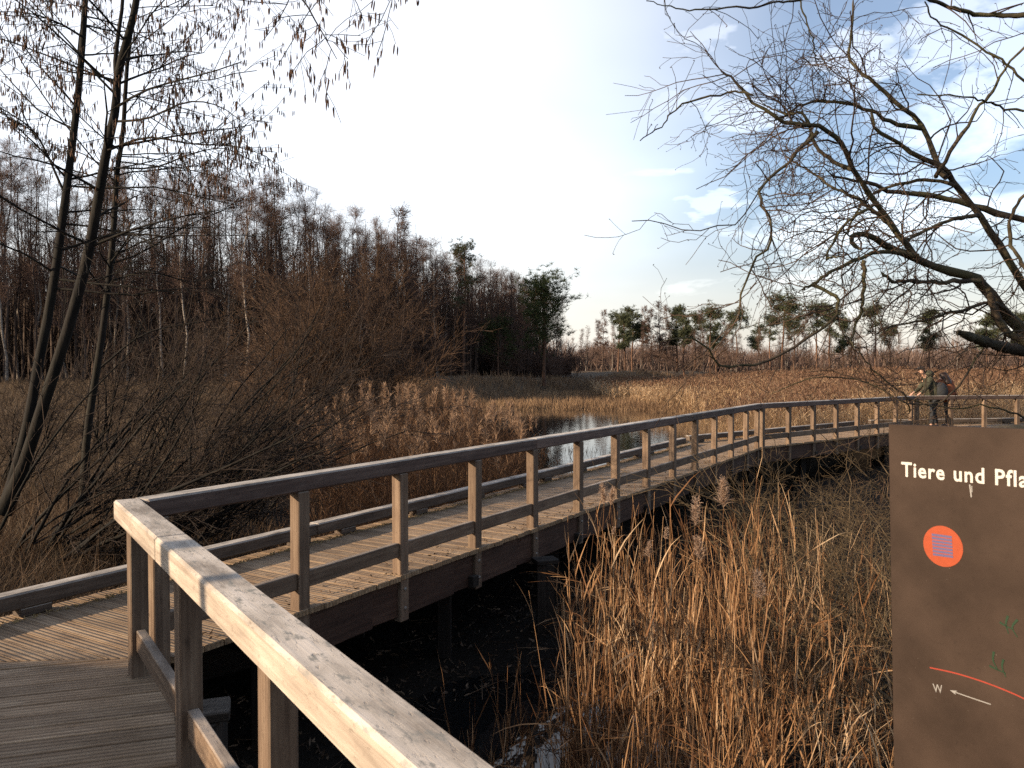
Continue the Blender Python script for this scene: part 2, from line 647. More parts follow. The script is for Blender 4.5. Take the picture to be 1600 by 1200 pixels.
def water(name, cx, cy, rx, ry, z, dark):
    a = np.linspace(0, 2 * math.pi, 60, endpoint=False)
    rr = 1 + 0.06 * np.sin(3 * a + 1) + 0.05 * np.sin(7 * a)
    ring = np.stack([cx + rx * rr * np.cos(a), cy + ry * rr * np.sin(a), np.full(60, z)], -1)
    V = np.vstack([[[cx, cy, z]], ring])
    T = np.array([[0, 1 + k, 1 + (k + 1) % 60] for k in range(60)])
    m, t, b = NT(name)
    b.inputs['Base Color'].default_value = (*dark, 1)
    b.inputs['Roughness'].default_value = 0.04
    b.inputs['IOR'].default_value = 1.33
    b.inputs['Specular IOR Level'].default_value = 0.6
    tcn = t.nodes.new('ShaderNodeTexCoord')
    tbump(t, b, tnoise(t, tmap(t, tcn.outputs['Object'], (1.5, 0.8, 1)), 3.0, 3), 0.22, 0.02)
    return tag(link(name, mesh_np(name, V, T, m, False)), kind='structure')


water('pond', 3.6, 36, 13.0, 21.5, -1.02, (0.012, 0.011, 0.01))
water('ditch_water', 0.35, 5.0, 1.5, 2.6, -1.10, (0.008, 0.008, 0.008))

# ------------------------------------------------------------------ the boardwalk
_beam_cache = {}


def beam_mesh(L, w, h, mat, ch=0.006, name='beam'):
    key = (round(L, 3), round(w, 4), round(h, 4), mat.name, ch)
    if key in _beam_cache:
        return _beam_cache[key]
    a, c = w / 2, h / 2
    prof = [(-a + ch, -c), (a - ch, -c), (a, -c + ch), (a, c - ch), (a - ch, c), (-a + ch, c), (-a, c - ch), (-a, -c + ch)]
    s = 1 - ch / min(a, c)
    xs = [(-L / 2, s), (-L / 2 + ch, 1), (L / 2 - ch, 1), (L / 2, s)]
    V = [(x, p[0] * k, p[1] * k) for x, k in xs for p in prof]
    F = []
    for q in range(3):
        for j in range(8):
            j2 = (j + 1) % 8
            F.append((q * 8 + j, q * 8 + j2, q * 8 + 8 + j2, q * 8 + 8 + j))
    F.append(tuple(range(7, -1, -1)))
    F.append(tuple(range(24, 32)))
    me = bpy.data.meshes.new(name)
    me.from_pydata(V, [], F)
    me.materials.append(mat)
    me.update()
    _beam_cache[key] = me
    return me


def beam(name, rt, p0, p1, w, h, mat, ch=0.006, roll=(0, 0, 1), jit=0.0):
    p0, p1 = Vector(p0), Vector(p1)
    ax = (p1 - p0)
    L = ax.length
    ax.normalize()
    up = Vector(roll)
    if abs(ax.dot(up)) > 0.95:
        up = Vector((0, 1, 0))
    yv = up.cross(ax).normalized()
    zv = ax.cross(yv)
    M = Matrix((ax, yv, zv)).transposed().to_4x4()
    if jit:
        M = M @ Matrix.Rotation(random.uniform(-jit, jit), 4, 'X')
    M.translation = (p0 + p1) / 2 - rt.matrix_basis.translation if rt.parent is None else (p0 + p1) / 2 - WORLD_LOC[rt.name]
    o = part(name, beam_mesh(L, w, h, mat, ch, name), rt)
    o.matrix_basis = M
    WORLD_LOC[o.name] = (p0 + p1) / 2
    return o


WORLD_LOC = {}


def vert(name, rt, x, y, z0, z1, wx, wy, d, mat):
    """Upright timber: wx along direction d, wy across it."""
    o = part(name, beam_mesh(z1 - z0, wx, wy, mat, 0.006, name), rt)
    ax = Vector((0, 0, 1))
    yv = Vector((d[0], d[1], 0)).normalized()
    zv = ax.cross(yv)
    M = Matrix((ax, yv, zv)).transposed().to_4x4()
    M = M @ Matrix.Rotation(random.uniform(-0.006, 0.006), 4, 'Y') @ Matrix.Rotation(random.uniform(-0.02, 0.02), 4, 'X')
    M.translation = Vector((x, y, (z0 + z1) / 2)) - rt.matrix_basis.translation
    o.matrix_basis = M
    return o


def v2(x, y):
    return np.array([x, y], float)


D1 = v2(0.511, 0.8596)
N1 = v2(0.8596, -0.511)          # outward (right) normal of the long run
P1 = v2(-1.47, 5.56)             # a point of its outer edge
D0 = v2(0.568, -0.823)           # near run, from the corner towards the camera
N0 = v2(0.823, 0.568)
CI = v2(-2.10, 4.48)             # inner corner of the two top rails
D2 = v2(0.764, 0.645)
N2 = v2(0.645, -0.764)
C2 = P1 + D1 * 13.56
D3 = v2(0.979, 0.204)
N3 = v2(0.204, -0.979)
C3 = C2 + D2 * 7.73
RAIL_Z = 0.95
WID = 1.66


def clip(poly, nrm_, off):
    """Keep the part of a convex polygon where nrm.p >= off."""
    out = []
    n = len(poly)
    for k in range(n):
        a, c = poly[k], poly[(k + 1) % n]
        da, dc = nrm_ @ a - off, nrm_ @ c - off
        if da >= 0:
            out.append(a)
        if (da >= 0) != (dc >= 0):
            out.append(a + (c - a) * (da / (da - dc)))
    return out


def plank_obj(rt, poly, o2, ax, z, th, mat):
    """A deck plank: prism over a clipped polygon, local X along the plank."""
    ay = v2(-ax[1], ax[0])
    loc = [((p - o2) @ ax, (p - o2) @ ay) for p in poly]
    n = len(loc)
    cx = sum(p[0] for p in loc) / n
    cy = sum(p[1] for p in loc) / n

    def ins(p, e):
        return (p[0] + (-e if p[0] > cx else e), p[1] + (-e if p[1] > cy else e))
    V = [(p[0], p[1], -th) for p in loc] + [(p[0], p[1], -0.004) for p in loc] + [(*ins(p, 0.004), 0.0) for p in loc]
    Fc = [tuple(range(n - 1, -1, -1)), tuple(range(2 * n, 3 * n))]
    for s in (0, n):
        for k in range(n):
            k2 = (k + 1) % n
            Fc.append((s + k, s + k2, s + n + k2, s + n + k))
    me = bpy.data.meshes.new('plank')
    me.from_pydata(V, [], Fc)
    me.materials.append(mat)
    me.update()
    o = part('plank', me, rt)
    M = Matrix(((ax[0], ay[0], 0), (ax[1], ay[1], 0), (0, 0, 1))).to_4x4()
    M.translation = Vector((o2[0], o2[1], z)) - rt.matrix_basis.translation
    o.matrix_basis = M @ Matrix.Rotation(random.uniform(-0.004, 0.004), 4, 'X')
    return o


MIT_N = nrm(v2(-0.08, 1.0))                       # the cut between near platform and long run
MIT_O = MIT_N @ v2(-2.95, 4.56)


def lay(rt, o, d, nout, s0, s1, cuts, pitch=0.146, ext=0.02):
    """Planks across a run whose outer edge starts at o and runs along d."""
    k = int(round((s1 - s0) / pitch))
    ax = -nout
    for q in range(k):
        s = s0 + q * pitch
        e0, e1 = random.uniform(-0.008, 0.008), random.uniform(-0.01, 0.01)
        base = o + d * s
        a = base + nout * (ext + e0)
        c = base - nout * (WID + e1)
        w = pitch - random.uniform(0.005, 0.009)
        poly = [a, c, c + d * w, a + d * w]
        for n_, off in cuts:
            if len(poly) < 3:
                break
            poly = clip(poly, n_, off)
        if len(poly) < 3:
            continue
        P = np.array(poly)
        area = 0.5 * abs(np.dot(P[:, 0], np.roll(P[:, 1], 1)) - np.dot(P[:, 1], np.roll(P[:, 0], 1)))
        if area < 0.004:
            continue
        plank_obj(rt, poly, base + d * (w / 2), ax, -0.002 - random.uniform(0, 0.003), 0.04, M_DECK)


bis2 = nrm(D1 + D2)
bis3 = nrm(D2 + D3)
walk1 = root('boardwalk', (P1[0], P1[1], -1.0), 'long straight plank boardwalk running diagonally past the pond with low kerb beam', 'boardwalk', 'sections of the boardwalk')
lay(walk1, P1, D1, N1, -2.6, 14.2, [(MIT_N, MIT_O + 0.004), (-bis2, -(bis2 @ C2) + 0.003)])
walk0 = root('boardwalk', (-2.4, 3.0, -1.0), 'near grooved plank platform in the lower left corner before the bend', 'boardwalk', 'sections of the boardwalk')
A0 = nrm(v2(0.956, 0.292))
B0 = v2(-A0[1], A0[0])
o0 = v2(-6.0, -2.0)
for q in range(60):
    s = q * 0.146
    base = o0 + B0 * s
    w = 0.138
    poly = [base - A0 * 3, base + A0 * 12, base + A0 * 12 + B0 * w, base - A0 * 3 + B0 * w]
    for n_, off in ((-MIT_N, -MIT_O + 0.004), (-N0, -(N0 @ CI) - 0.01), (N0, N0 @ CI - 1.80), (v2(0, 1), -1.2)):
        poly = clip(poly, n_, off) if len(poly) >= 3 else poly
    if len(poly) >= 3:
        plank_obj(walk0, poly, base + B0 * (w / 2), A0, -0.003 - random.uniform(0, 0.003), 0.04, M_DECK)
walk2 = root('boardwalk', (C2[0], C2[1], -1.0), 'far boardwalk section bending right behind the bare shrubs', 'boardwalk', 'sections of the boardwalk')
lay(walk2, C2, D2, N2, -1.2, 8.4, [(bis2, bis2 @ C2 + 0.003), (-bis3, -(bis3 @ C3) + 0.003)])
walk3 = root('boardwalk', (C3[0], C3[1], -1.0), 'farthest boardwalk section where two people stand, partly behind the brown sign', 'boardwalk', 'sections of the boardwalk')
lay(walk3, C3, D3, N3, -0.8, 9.0, [(bis3, bis3 @ C3 + 0.003)])


def p3(p, z):
    return (p[0], p[1], z)


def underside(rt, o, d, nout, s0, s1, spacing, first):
    """Joists, fascia boards, an added sun-blocking board, piles and pile caps below a run."""
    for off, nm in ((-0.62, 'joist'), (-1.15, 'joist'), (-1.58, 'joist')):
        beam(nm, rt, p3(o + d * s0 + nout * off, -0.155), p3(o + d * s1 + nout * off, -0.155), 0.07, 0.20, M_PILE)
    beam('fascia_board', rt, p3(o + d * (s0 - 1.2) - nout * (WID - 0.03), -0.60), p3(o + d * s1 - nout * (WID - 0.03), -0.60), 0.04, 1.1, M_PILE)  # far side board, added to stop sun passing below the deck
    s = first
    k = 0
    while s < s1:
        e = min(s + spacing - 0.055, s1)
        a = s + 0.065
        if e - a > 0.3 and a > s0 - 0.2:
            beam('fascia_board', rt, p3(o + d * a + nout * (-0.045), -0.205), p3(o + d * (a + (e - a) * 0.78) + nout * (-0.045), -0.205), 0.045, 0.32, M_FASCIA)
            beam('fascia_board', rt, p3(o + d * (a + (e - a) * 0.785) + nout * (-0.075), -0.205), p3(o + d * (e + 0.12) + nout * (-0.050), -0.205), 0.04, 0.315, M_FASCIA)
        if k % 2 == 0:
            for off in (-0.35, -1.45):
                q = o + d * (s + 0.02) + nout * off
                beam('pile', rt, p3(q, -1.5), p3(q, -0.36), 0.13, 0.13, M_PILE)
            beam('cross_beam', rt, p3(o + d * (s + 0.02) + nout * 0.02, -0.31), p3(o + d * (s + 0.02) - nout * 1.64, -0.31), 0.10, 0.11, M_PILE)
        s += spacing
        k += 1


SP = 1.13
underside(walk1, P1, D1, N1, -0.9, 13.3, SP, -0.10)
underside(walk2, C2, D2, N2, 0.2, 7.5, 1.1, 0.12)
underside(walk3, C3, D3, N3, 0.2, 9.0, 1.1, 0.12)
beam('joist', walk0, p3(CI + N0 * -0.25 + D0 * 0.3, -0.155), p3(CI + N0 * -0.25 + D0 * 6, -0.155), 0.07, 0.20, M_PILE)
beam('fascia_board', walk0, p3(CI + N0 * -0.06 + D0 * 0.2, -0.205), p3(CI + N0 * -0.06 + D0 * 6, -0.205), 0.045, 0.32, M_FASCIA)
beam('fascia_board', walk0, p3(CI + N0 * -1.70 - D0 * 0.8, -0.4), p3(CI + N0 * -1.70 + D0 * 6, -0.4), 0.045, 0.7, M_PILE)  # unseen left board, added to keep sunlight out below the platform
beam('joist', walk0, p3(CI + N0 * -1.2 + D0 * 0.1, -0.155), p3(CI + N0 * -1.2 + D0 * 6, -0.155), 0.07, 0.20, M_PILE)
# flat pile caps that show beside the deck
for (u_, v_, Yq, w_, rt) in ((852, 876, 8.35, 0.30, walk1), (318, 1112, 3.9, 0.22, walk0)):
    c_ = pix(u_, v_, Yq)
    a_, e_ = Vector(c_) - Vector((0.12, 0.04, 0)), Vector(c_) + Vector((0.12, 0.04, 0))
    beam('pile_cap', rt, a_, e_, 0.20, 0.05, M_PILE)
    beam('pile', rt, (c_[0], c_[1], -1.5), (c_[0], c_[1], c_[2] - 0.027), 0.18, 0.18, M_PILE)


def kerb(rt, o, d, nout, s0, s1, seg=4.4):
    s = s0
    while s < s1 - 0.2:
        e = min(s + seg, s1)
        kb = beam('kerb_beam', rt, p3(o + d * (s + 0.004) - nout * 1.565, 0.118), p3(o + d * (e - 0.004) - nout * 1.565, 0.118), 0.13, 0.115, M_KERB, ch=0.012)
        q = s + 0.35
        while q < e:
            beam('spacer_block', rt, p3(o + d * q - nout * 1.565, 0.030), p3(o + d * (q + 0.22) - nout * 1.565, 0.030), 0.11, 0.058, M_KERB)
            q += 1.25
        s = e


kerb(walk1, P1, D1, N1, -2.75, 13.0)
kerb(walk0, CI - N0 * 0.02, D0, N0, -0.9, 5.5)
kerb(walk2, C2, D2, N2, -0.55, 7.5)
kerb(walk3, C3, D3, N3, -0.3, 9.0)


def cap_rail(rt, pts, mat, segs):
    """Top rail lengths: pts on the centre line."""
    a, c = pts
    L = np.linalg.norm(c - a)
    d = (c - a) / L
    s = 0.0
    for e in segs + [L]:
        if e <= s:
            continue
        e = min(e, L)
        beam('top_rail', rt, p3(a + d * (s + 0.001), RAIL_Z - 0.058), p3(a + d * (e - 0.001), RAIL_Z - 0.058), 0.140, 0.116, mat, ch=0.011)
        s = e


def railing(rt, o, d, nout, posts, mid, matr, a, c, segs, zb=-0.40):
    """Posts at distances along d, mid rails between them, top rail from a to c."""
    for s in posts:
        q = o + d * s + nout * (-0.047)
        vert('post', rt, q[0], q[1], zb, RAIL_Z - 0.117, 0.108, 0.092, d, M_POST)
        if d is D1 and 0 < s < 8:
            for zq in (-0.13, -0.29):
                bb = Buf()
                c_ = q + nout * 0.046
                P = np.array([[*(c_ + nout * h_), zq] for h_ in (-0.002, 0.010, 0.012)])
                bb.add(*tubes(P[None], np.array([[0.016, 0.014, 0.001]]), 8))
                part('bolt', bb.mesh('bolt', M_BOLT, np.array(rt.location)), rt)
    for s, e in zip(posts[:-1], posts[1:]):
        if mid and e - s > 0.3:
            beam('mid_rail', rt, p3(o + d * (s + 0.055) + nout * (-0.042), 0.20 + random.uniform(-.004, .004)), p3(o + d * (e - 0.055) + nout * (-0.042), 0.20 + random.uniform(-.004, .004)), 0.048, 0.118, M_POST, ch=0.005)
    cap_rail(rt, (a, c), matr, segs)


CW = 0.07   # half rail width
rail1 = root('railing', p3(P1, 0), 'long purplish brown railing receding along the straight boardwalk', 'railing', 'railings of the boardwalk')
posts1 = [-1.13] + [-0.10 + k * SP for k in range(0, 13)]
posts1 = [-1.13 + k * SP for k in range(13)] + [13.36]
outc = CI - N1 * 0.0
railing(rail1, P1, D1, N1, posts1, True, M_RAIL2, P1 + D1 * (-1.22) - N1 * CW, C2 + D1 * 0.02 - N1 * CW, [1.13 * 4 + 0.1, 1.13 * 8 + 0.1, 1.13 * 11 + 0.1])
rail0 = root('railing', p3(CI, 0), 'sunlit pale weathered railing in the foreground with a lichen spotted top', 'railing', 'railings of the boardwalk')
tipc = CI - N0 * CW + D0 * (-0.02)
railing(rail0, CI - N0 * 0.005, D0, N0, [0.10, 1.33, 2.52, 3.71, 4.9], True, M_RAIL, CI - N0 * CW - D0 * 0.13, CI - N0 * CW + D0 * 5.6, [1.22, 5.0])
rail2 = root('railing', p3(C2, 0), 'far railing run bending right between the reeds and the bare shrubs', 'railing', 'railings of the boardwalk')
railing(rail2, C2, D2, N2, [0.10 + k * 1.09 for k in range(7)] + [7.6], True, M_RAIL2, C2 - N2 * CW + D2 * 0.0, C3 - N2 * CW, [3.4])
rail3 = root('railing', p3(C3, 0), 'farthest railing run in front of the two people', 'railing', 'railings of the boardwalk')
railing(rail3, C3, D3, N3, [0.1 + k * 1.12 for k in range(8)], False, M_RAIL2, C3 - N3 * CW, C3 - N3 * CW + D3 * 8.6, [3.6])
# ------------------------------------------------------------------ plant materials
M_BARK_DARK = bark('alder_bark', (0.005, 0.0042, 0.0036), (0.022, 0.017, 0.014), moss=(0.02, 0.02, 0.012), mosslvl=0.25)
M_BARK_DARK2 = bark('thicket_bark', (0.020, 0.0135, 0.010), (0.075, 0.052, 0.040), bump=0.0)  # the thicket's shade is put into this darker bark colour
M_BARK_WOOD = bark('wood_bark', (0.035, 0.024, 0.019), (0.125, 0.088, 0.07))
M_TWIG = bark('twig_bark', (0.085, 0.053, 0.041), (0.20, 0.127, 0.098), bump=0.0)
M_TWIG_RED = bark('shrub_twig_bark', (0.055, 0.033, 0.021), (0.15, 0.092, 0.058), bump=0.0)
M_BIRCH = bark('birch_bark', (0.10, 0.08, 0.068), (0.42, 0.37, 0.32), scale=(3, 3, 8), bump=0.2)
M_PINE_BARK = bark('pine_bark', (0.05, 0.03, 0.022), (0.20, 0.11, 0.07), bump=0.3)
M_SALLOW = bark('sallow_bark', (0.025, 0.019, 0.014), (0.11, 0.083, 0.057), moss=(0.09, 0.085, 0.035), mosslvl=0.55, scale=(5, 5, 5))
M_SALLOW_TWIG = bark('sallow_twig', (0.03, 0.019, 0.014), (0.085, 0.056, 0.038), bump=0.0)
M_SHRUB_TWIG = bark('olive_twig', (0.055, 0.038, 0.022), (0.16, 0.115, 0.066), bump=0.0)
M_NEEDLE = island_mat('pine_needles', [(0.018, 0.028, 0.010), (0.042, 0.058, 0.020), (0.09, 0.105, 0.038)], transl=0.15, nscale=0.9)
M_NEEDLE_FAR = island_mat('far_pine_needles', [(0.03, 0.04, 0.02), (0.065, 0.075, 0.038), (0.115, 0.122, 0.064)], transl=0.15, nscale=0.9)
M_CATKIN = island_mat('catkin_skin', [(0.03, 0.016, 0.011), (0.065, 0.032, 0.018), (0.15, 0.07, 0.03)], transl=0.1)
M_GRASS = island_mat('dry_meadow_grass', [(0.05, 0.033, 0.022), (0.12, 0.082, 0.052), (0.24, 0.175, 0.115)], transl=0.3, nscale=0.35)
M_BANK = island_mat('bank_grass', [(0.05, 0.028, 0.016), (0.13, 0.075, 0.042), (0.30, 0.20, 0.12)], transl=0.3, nscale=0.9)
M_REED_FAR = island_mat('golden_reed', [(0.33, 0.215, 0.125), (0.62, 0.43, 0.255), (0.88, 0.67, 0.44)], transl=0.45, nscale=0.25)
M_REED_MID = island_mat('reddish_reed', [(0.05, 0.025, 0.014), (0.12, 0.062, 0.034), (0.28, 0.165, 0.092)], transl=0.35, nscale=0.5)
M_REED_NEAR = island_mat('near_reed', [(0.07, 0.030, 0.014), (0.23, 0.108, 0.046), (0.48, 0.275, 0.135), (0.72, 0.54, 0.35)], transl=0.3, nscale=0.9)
M_PLUME = island_mat('reed_plume', [(0.09, 0.046, 0.028), (0.20, 0.112, 0.068), (0.36, 0.225, 0.145)], transl=0.4, nscale=0.8)
M_PLUME3 = island_mat('rosy_plume', [(0.17, 0.10, 0.062), (0.34, 0.215, 0.135), (0.55, 0.38, 0.26)], transl=0.4, nscale=0.8)
M_PLUME2 = island_mat('pale_plume', [(0.34, 0.22, 0.15), (0.52, 0.37, 0.27), (0.70, 0.54, 0.41)], transl=0.45, nscale=0.8)
M_SEDGE = island_mat('sedge', [(0.13, 0.078, 0.048), (0.27, 0.17, 0.10), (0.44, 0.30, 0.17)], transl=0.3, nscale=0.12)
M_LEAF = island_mat('dead_leaf', [(0.03, 0.016, 0.009), (0.075, 0.042, 0.022), (0.16, 0.10, 0.055)], transl=0.2, nscale=2.0)


def grow_tree(rng, H, r, lean=(0, 0), wob_=0.03, base_t=0.3, n1=26, l1=(0.16, 0.26), a1=(35, 65), up1=0.10, n2=7, l2=0.45, n3=6, l3=0.4, n4=3, tw=0.008, K0=9, droop=0.0, tfun=None, taper=1.0):
    """Bare tree: arrays of tubes for trunk and for branches (base at the origin)."""
    z = np.linspace(0, 1, K0)
    P = np.zeros((1, K0, 3))
    w = np.cumsum(rng.normal(size=(K0, 2)) * wob_ * H / K0, axis=0)
    P[0, :, 0] = w[:, 0] - w[0, 0] + lean[0] * z * H
    P[0, :, 1] = w[:, 1] - w[0, 1] + lean[1] * z * H
    P[0, :, 2] = z * H
    R = (r * (1 - 0.9 * z ** taper) * np.where(z < 0.06, 1.25, 1))[None]
    if tfun is None:
        tfun = lambda t: np.clip(1.12 - t, 0.10, 0.8) * 1.15 * np.clip((t - base_t) * 6 + 0.5, 0.4, 1)
    P1_, R1_ = spawn(P, R, n1, base_t, 0.99, a1, (l1[0] * H, l1[1] * H), 6, 0.10, (0, 0, up1), 0.45, tw, rng, tfun)
    P2_, R2_ = spawn(P1_, R1_, n2, 0.15, 1.0, (25, 60), (l2 * l1[0] * H * 0.5, l2 * l1[1] * H), 4, 0.13, (0, 0, up1 * 0.6 - droop), 0.55, tw, rng)
    P3_, R3_ = spawn(P2_, R2_, n3, 0.1, 1.0, (20, 60), (l3 * l2 * l1[0] * H * 0.6, l3 * l2 * l1[1] * H * 1.3), 3, 0.15, (0, 0, up1 * 0.3 - 2 * droop), 0.6, tw * 0.8, rng)
    out = [(P1_, R1_, 4), (P2_, R2_, 3), (P3_, R3_, 3)]
    if n4:
        P4_, R4_ = spawn(P3_, R3_, n4, 0.1, 1.0, (20, 55), (0.012 * H, 0.035 * H), 3, 0.12, (0, 0, -2 * droop), 0.7, tw * 0.7, rng)
        out.append((P4_, R4_, 3))
    return (P, R), out


def tree_proto(trunk, limbs, m_trunk, m_limb, name='bare_tree'):
    tv = tubes(trunk[0], trunk[1], 7)
    bt = Buf()
    bt.add(*tv)
    bl = Buf()
    for P, R, s in limbs:
        bl.add(*tubes(P, R, s))
    return bt.mesh('trunk', m_trunk), bl.mesh('crown', m_limb)


def plant(name, parts, loc, rz, sc, label, cat, group=None, tilt=0.0):
    """A thing: Empty with copies of shared part meshes."""
    r = root(name, loc, label, cat, group)
    r.rotation_euler = (tilt * math.cos(rz), tilt * math.sin(rz), rz)
    r.scale = (sc, sc, sc)
    for nm, me, kind in parts:
        part(nm, me, r, kind=kind)
    return r


def ground_z(x, y):
    return float(height(x, y))


# ------------------------------------------------------------------ the wood on the left
rng = np.random.default_rng(3)
protos_bare = []
for k in range(7):
    H = 14.0
    tr, lb = grow_tree(rng, H, 0.10 + 0.02 * (k % 3), wob_=0.10, base_t=0.25 if k % 2 else 0.40, n1=24, l1=(0.07, 0.16), a1=(25, 55), up1=0.12, n2=6, n3=5, n4=2, tw=0.0048)
    a, c = tree_proto(tr, lb, M_BARK_WOOD, M_TWIG)
    protos_bare.append([('trunk', a, None), ('crown', c, None)])
protos_birch = []
for k in range(4):
    tr, lb = grow_tree(rng, 13.0, 0.085, wob_=0.12, base_t=0.30, n1=26, l1=(0.08, 0.17), a1=(20, 45), up1=0.10, n2=7, n3=5, n4=2, tw=0.0055, droop=0.05)
    a, c = tree_proto(tr, lb, M_BIRCH, M_TWIG)
    protos_birch.append([('trunk', a, None), ('crown', c, None)])
protos_larch = []
for k in range(3):
    tf = lambda t: np.clip(1.08 - t, 0.05, 1)
    tr, lb = grow_tree(rng, 15.0, 0.17, wob_=0.08, base_t=0.2, n1=70, l1=(0.13, 0.20), a1=(70, 95), up1=0.03, n2=7, l2=0.38, n3=4, n4=0, tw=0.006, tfun=tf)
    a, c = tree_proto(tr, lb, M_BARK_WOOD, M_TWIG)
    protos_larch.append([('trunk', a, None), ('crown', c, None)])

LW = 'bare trees of the wood left of the pond'
# front edge of the wood: polyline of (X, Y, treetop Z) read from the skyline
edge = [(-46, 40, 15.5), (-36, 46, 15.5), (-26, 49, 15.0), (-17.5, 50, 14.5), (-14, 52, 14.0), (-12, 56, 13.5), (-9, 62, 13.5), (-5, 68, 12.5), (-1.5, 74, 11.5), (2, 82, 11.5), (6, 95, 11)]
ex = np.array([e[0] for e in edge], float)
ey = np.array([e[1] for e in edge], float)
eh = np.array([e[2] for e in edge], float)
el = np.concatenate([[0], np.cumsum(np.hypot(np.diff(ex), np.diff(ey)))])
n_wood = 0
for row in range(8):
    step = 1.55 + 0.12 * row
    s = rng.uniform(0, step)
    while s < el[-1] and n_wood < 285:
        x = np.interp(s, el, ex)
        y = np.interp(s, el, ey)
        h = np.interp(s, el, eh)
        x = x + rng.normal() * 0.5 - row * 1.0
        y = y + rng.normal() * 0.7 + row * 2.3
        if row > 5 and x > -8:
            s += step
            continue
        z = ground_z(x, y) - 0.1
        top = h * (0.84 + 0.16 * rng.random() ** 0.6) + row * 0.3
        birch = rng.random() < 0.2
        pr = protos_birch[rng.integers(4)] if birch else protos_bare[rng.integers(7)]
        sc = (top - z) / (13.0 if birch else 14.0)
        if birch:
            plant('birch_tree', pr, (x, y, z), rng.uniform(0, 6.28), sc, 'slender pale barked bare birch among the dark trunks of the left wood', 'tree', 'birches of the wood left of the pond', 0.03)
        else:
            plant('bare_tree', pr, (x, y, z), rng.uniform(0, 6.28), sc, 'slender dark leafless tree standing in the dense wood left of the pond', 'tree', LW, 0.03)
        n_wood += 1
        s += step * rng.uniform(0.6, 1.4)
near_larch = []
for k in range(2):
    tr, lb = grow_tree(rng, 15.0, 0.16, wob_=0.06, base_t=0.15, n1=80, l1=(0.14, 0.21), a1=(62, 88), up1=0.03, n2=9, l2=0.36, n3=3, n4=0, tw=0.011, tfun=lambda t: np.clip(1.06 - t, 0.04, 1))
    a, c = tree_proto(tr, lb, M_BARK_WOOD, M_TWIG)
    near_larch.append([('trunk', a, None), ('crown', c, None)])
for (u, vt, Y, lab) in ((618, 322, 62, 'tall bare larch with level branches standing highest at the end of the left wood'), (650, 372, 68, 'smaller bare larch just right of the tallest larch'), (430, 276, 53, 'broad crowned bare larch rising above the left wood')):
    p = pix(u, vt, Y)
    z = ground_z(p[0], Y) - 0.1
    plant('larch_tree', near_larch[1 if u == 618 else 0], (p[0], Y, z), u * 0.7, (p[2] - z) / 15.0, lab, 'tree')

# low scrub at the foot of the wood: bare bushes
def bush_arrays(rng, H, n0, spread, up=0.10, tw=0.006, n1=9, n2=7, n3=4, r0=0.03, wig=0.10, base_r=0.3):
    d = nrm(np.stack([rng.normal(size=n0) * spread, rng.normal(size=n0) * spread, np.ones(n0)], -1))
    K = 8
    P = np.empty((n0, K, 3))
    P[:, 0] = np.stack([rng.normal(size=n0) * base_r, rng.normal(size=n0) * base_r, np.full(n0, -0.1)], -1)
    L = H * rng.uniform(0.6, 1.08, n0)
    pos = P[:, 0].copy()
    for k in range(1, K):
        d = nrm(d + wig * rng.normal(size=d.shape) + np.array([0, 0, up]))
        pos = pos + d * (L / (K - 1))[:, None]
        P[:, k] = pos
    R = r0 * rng.uniform(0.6, 1.2, n0)[:, None] * (1 - 0.8 * np.linspace(0, 1, K))[None]
    a = spawn(P, R, n1, 0.12, 1, (20, 55), (0.15 * H, 0.36 * H), 5, 0.12, (0, 0, up), 0.5, tw, rng)
    b_ = spawn(*a, n2, 0.1, 1, (20, 55), (0.06 * H, 0.17 * H), 4, 0.12, (0, 0, up), 0.6, tw * 0.8, rng)
    out = [(P, R, 5), (*a, 3), (*b_, 3)]
    if n3:
        c_ = spawn(*b_, n3, 0.1, 1, (20, 50), (0.03 * H, 0.09 * H), 3, 0.1, (0, 0, up), 0.7, tw * 0.7, rng)
        out.append((*c_, 3))
    return out


def bush_proto(rng, mat_stem, mat_twig, **kw):
    arr = bush_arrays(rng, **kw)
    bs = Buf()
    bs.add(*tubes(*arr[0][:2], arr[0][2]))
    bl = Buf()
    for P, R, s in arr[1:]:
        bl.add(*tubes(P, R, s))
    return [('stems', bs.mesh('stems', mat_stem), None), ('twigs', bl.mesh('twigs', mat_twig), None)]


scrub = [bush_proto(rng, M_BARK_WOOD, M_TWIG, H=3.2, n0=16, spread=0.45, n1=10, n2=7, n3=3, tw=0.008, r0=0.025) for _ in range(3)]
for k in range(46):
    s = rng.uniform(0, el[-1])
    x = np.interp(s, el, ex) + rng.normal() * 1.2
    y = np.interp(s, el, ey) + rng.uniform(-2.5, 5)
    plant('scrub_bush', scrub[k % 3], (x, y, ground_z(x, y)), rng.uniform(0, 6.28), rng.uniform(0.6, 1.25), 'low bare scrub bush at the dark foot of the left wood', 'bush', 'scrub along the edge of the left wood')

# the big multi-stemmed sallow in front of the wood, and its smaller neighbours
rng = np.random.default_rng(21)
big = bush_proto(rng, M_BARK_WOOD, M_TWIG_RED, H=5.5, n0=40, spread=0.46, up=0.05, n1=11, n2=8, n3=4, tw=0.0055, r0=0.04, base_r=0.55)
x, y = -5.5, 23.0
plant('sallow_bush', big, (x, y, ground_z(x, y) - 0.1), 0.4, 1.0, 'large rounded brown multi-stemmed bare bush in front of the left wood', 'bush')
x, y = -8.6, 27.0
plant('sallow_bush', big, (x, y, ground_z(x, y) - 0.1), 2.4, 0.5, 'bare brown bush just left behind the largest rounded bush', 'bush')
x, y = -3.0, 33.0
plant('sallow_bush', big, (x, y, ground_z(x, y) - 0.1), 4.0, 0.45, 'bare brown bush just right behind the largest rounded bush', 'bush')


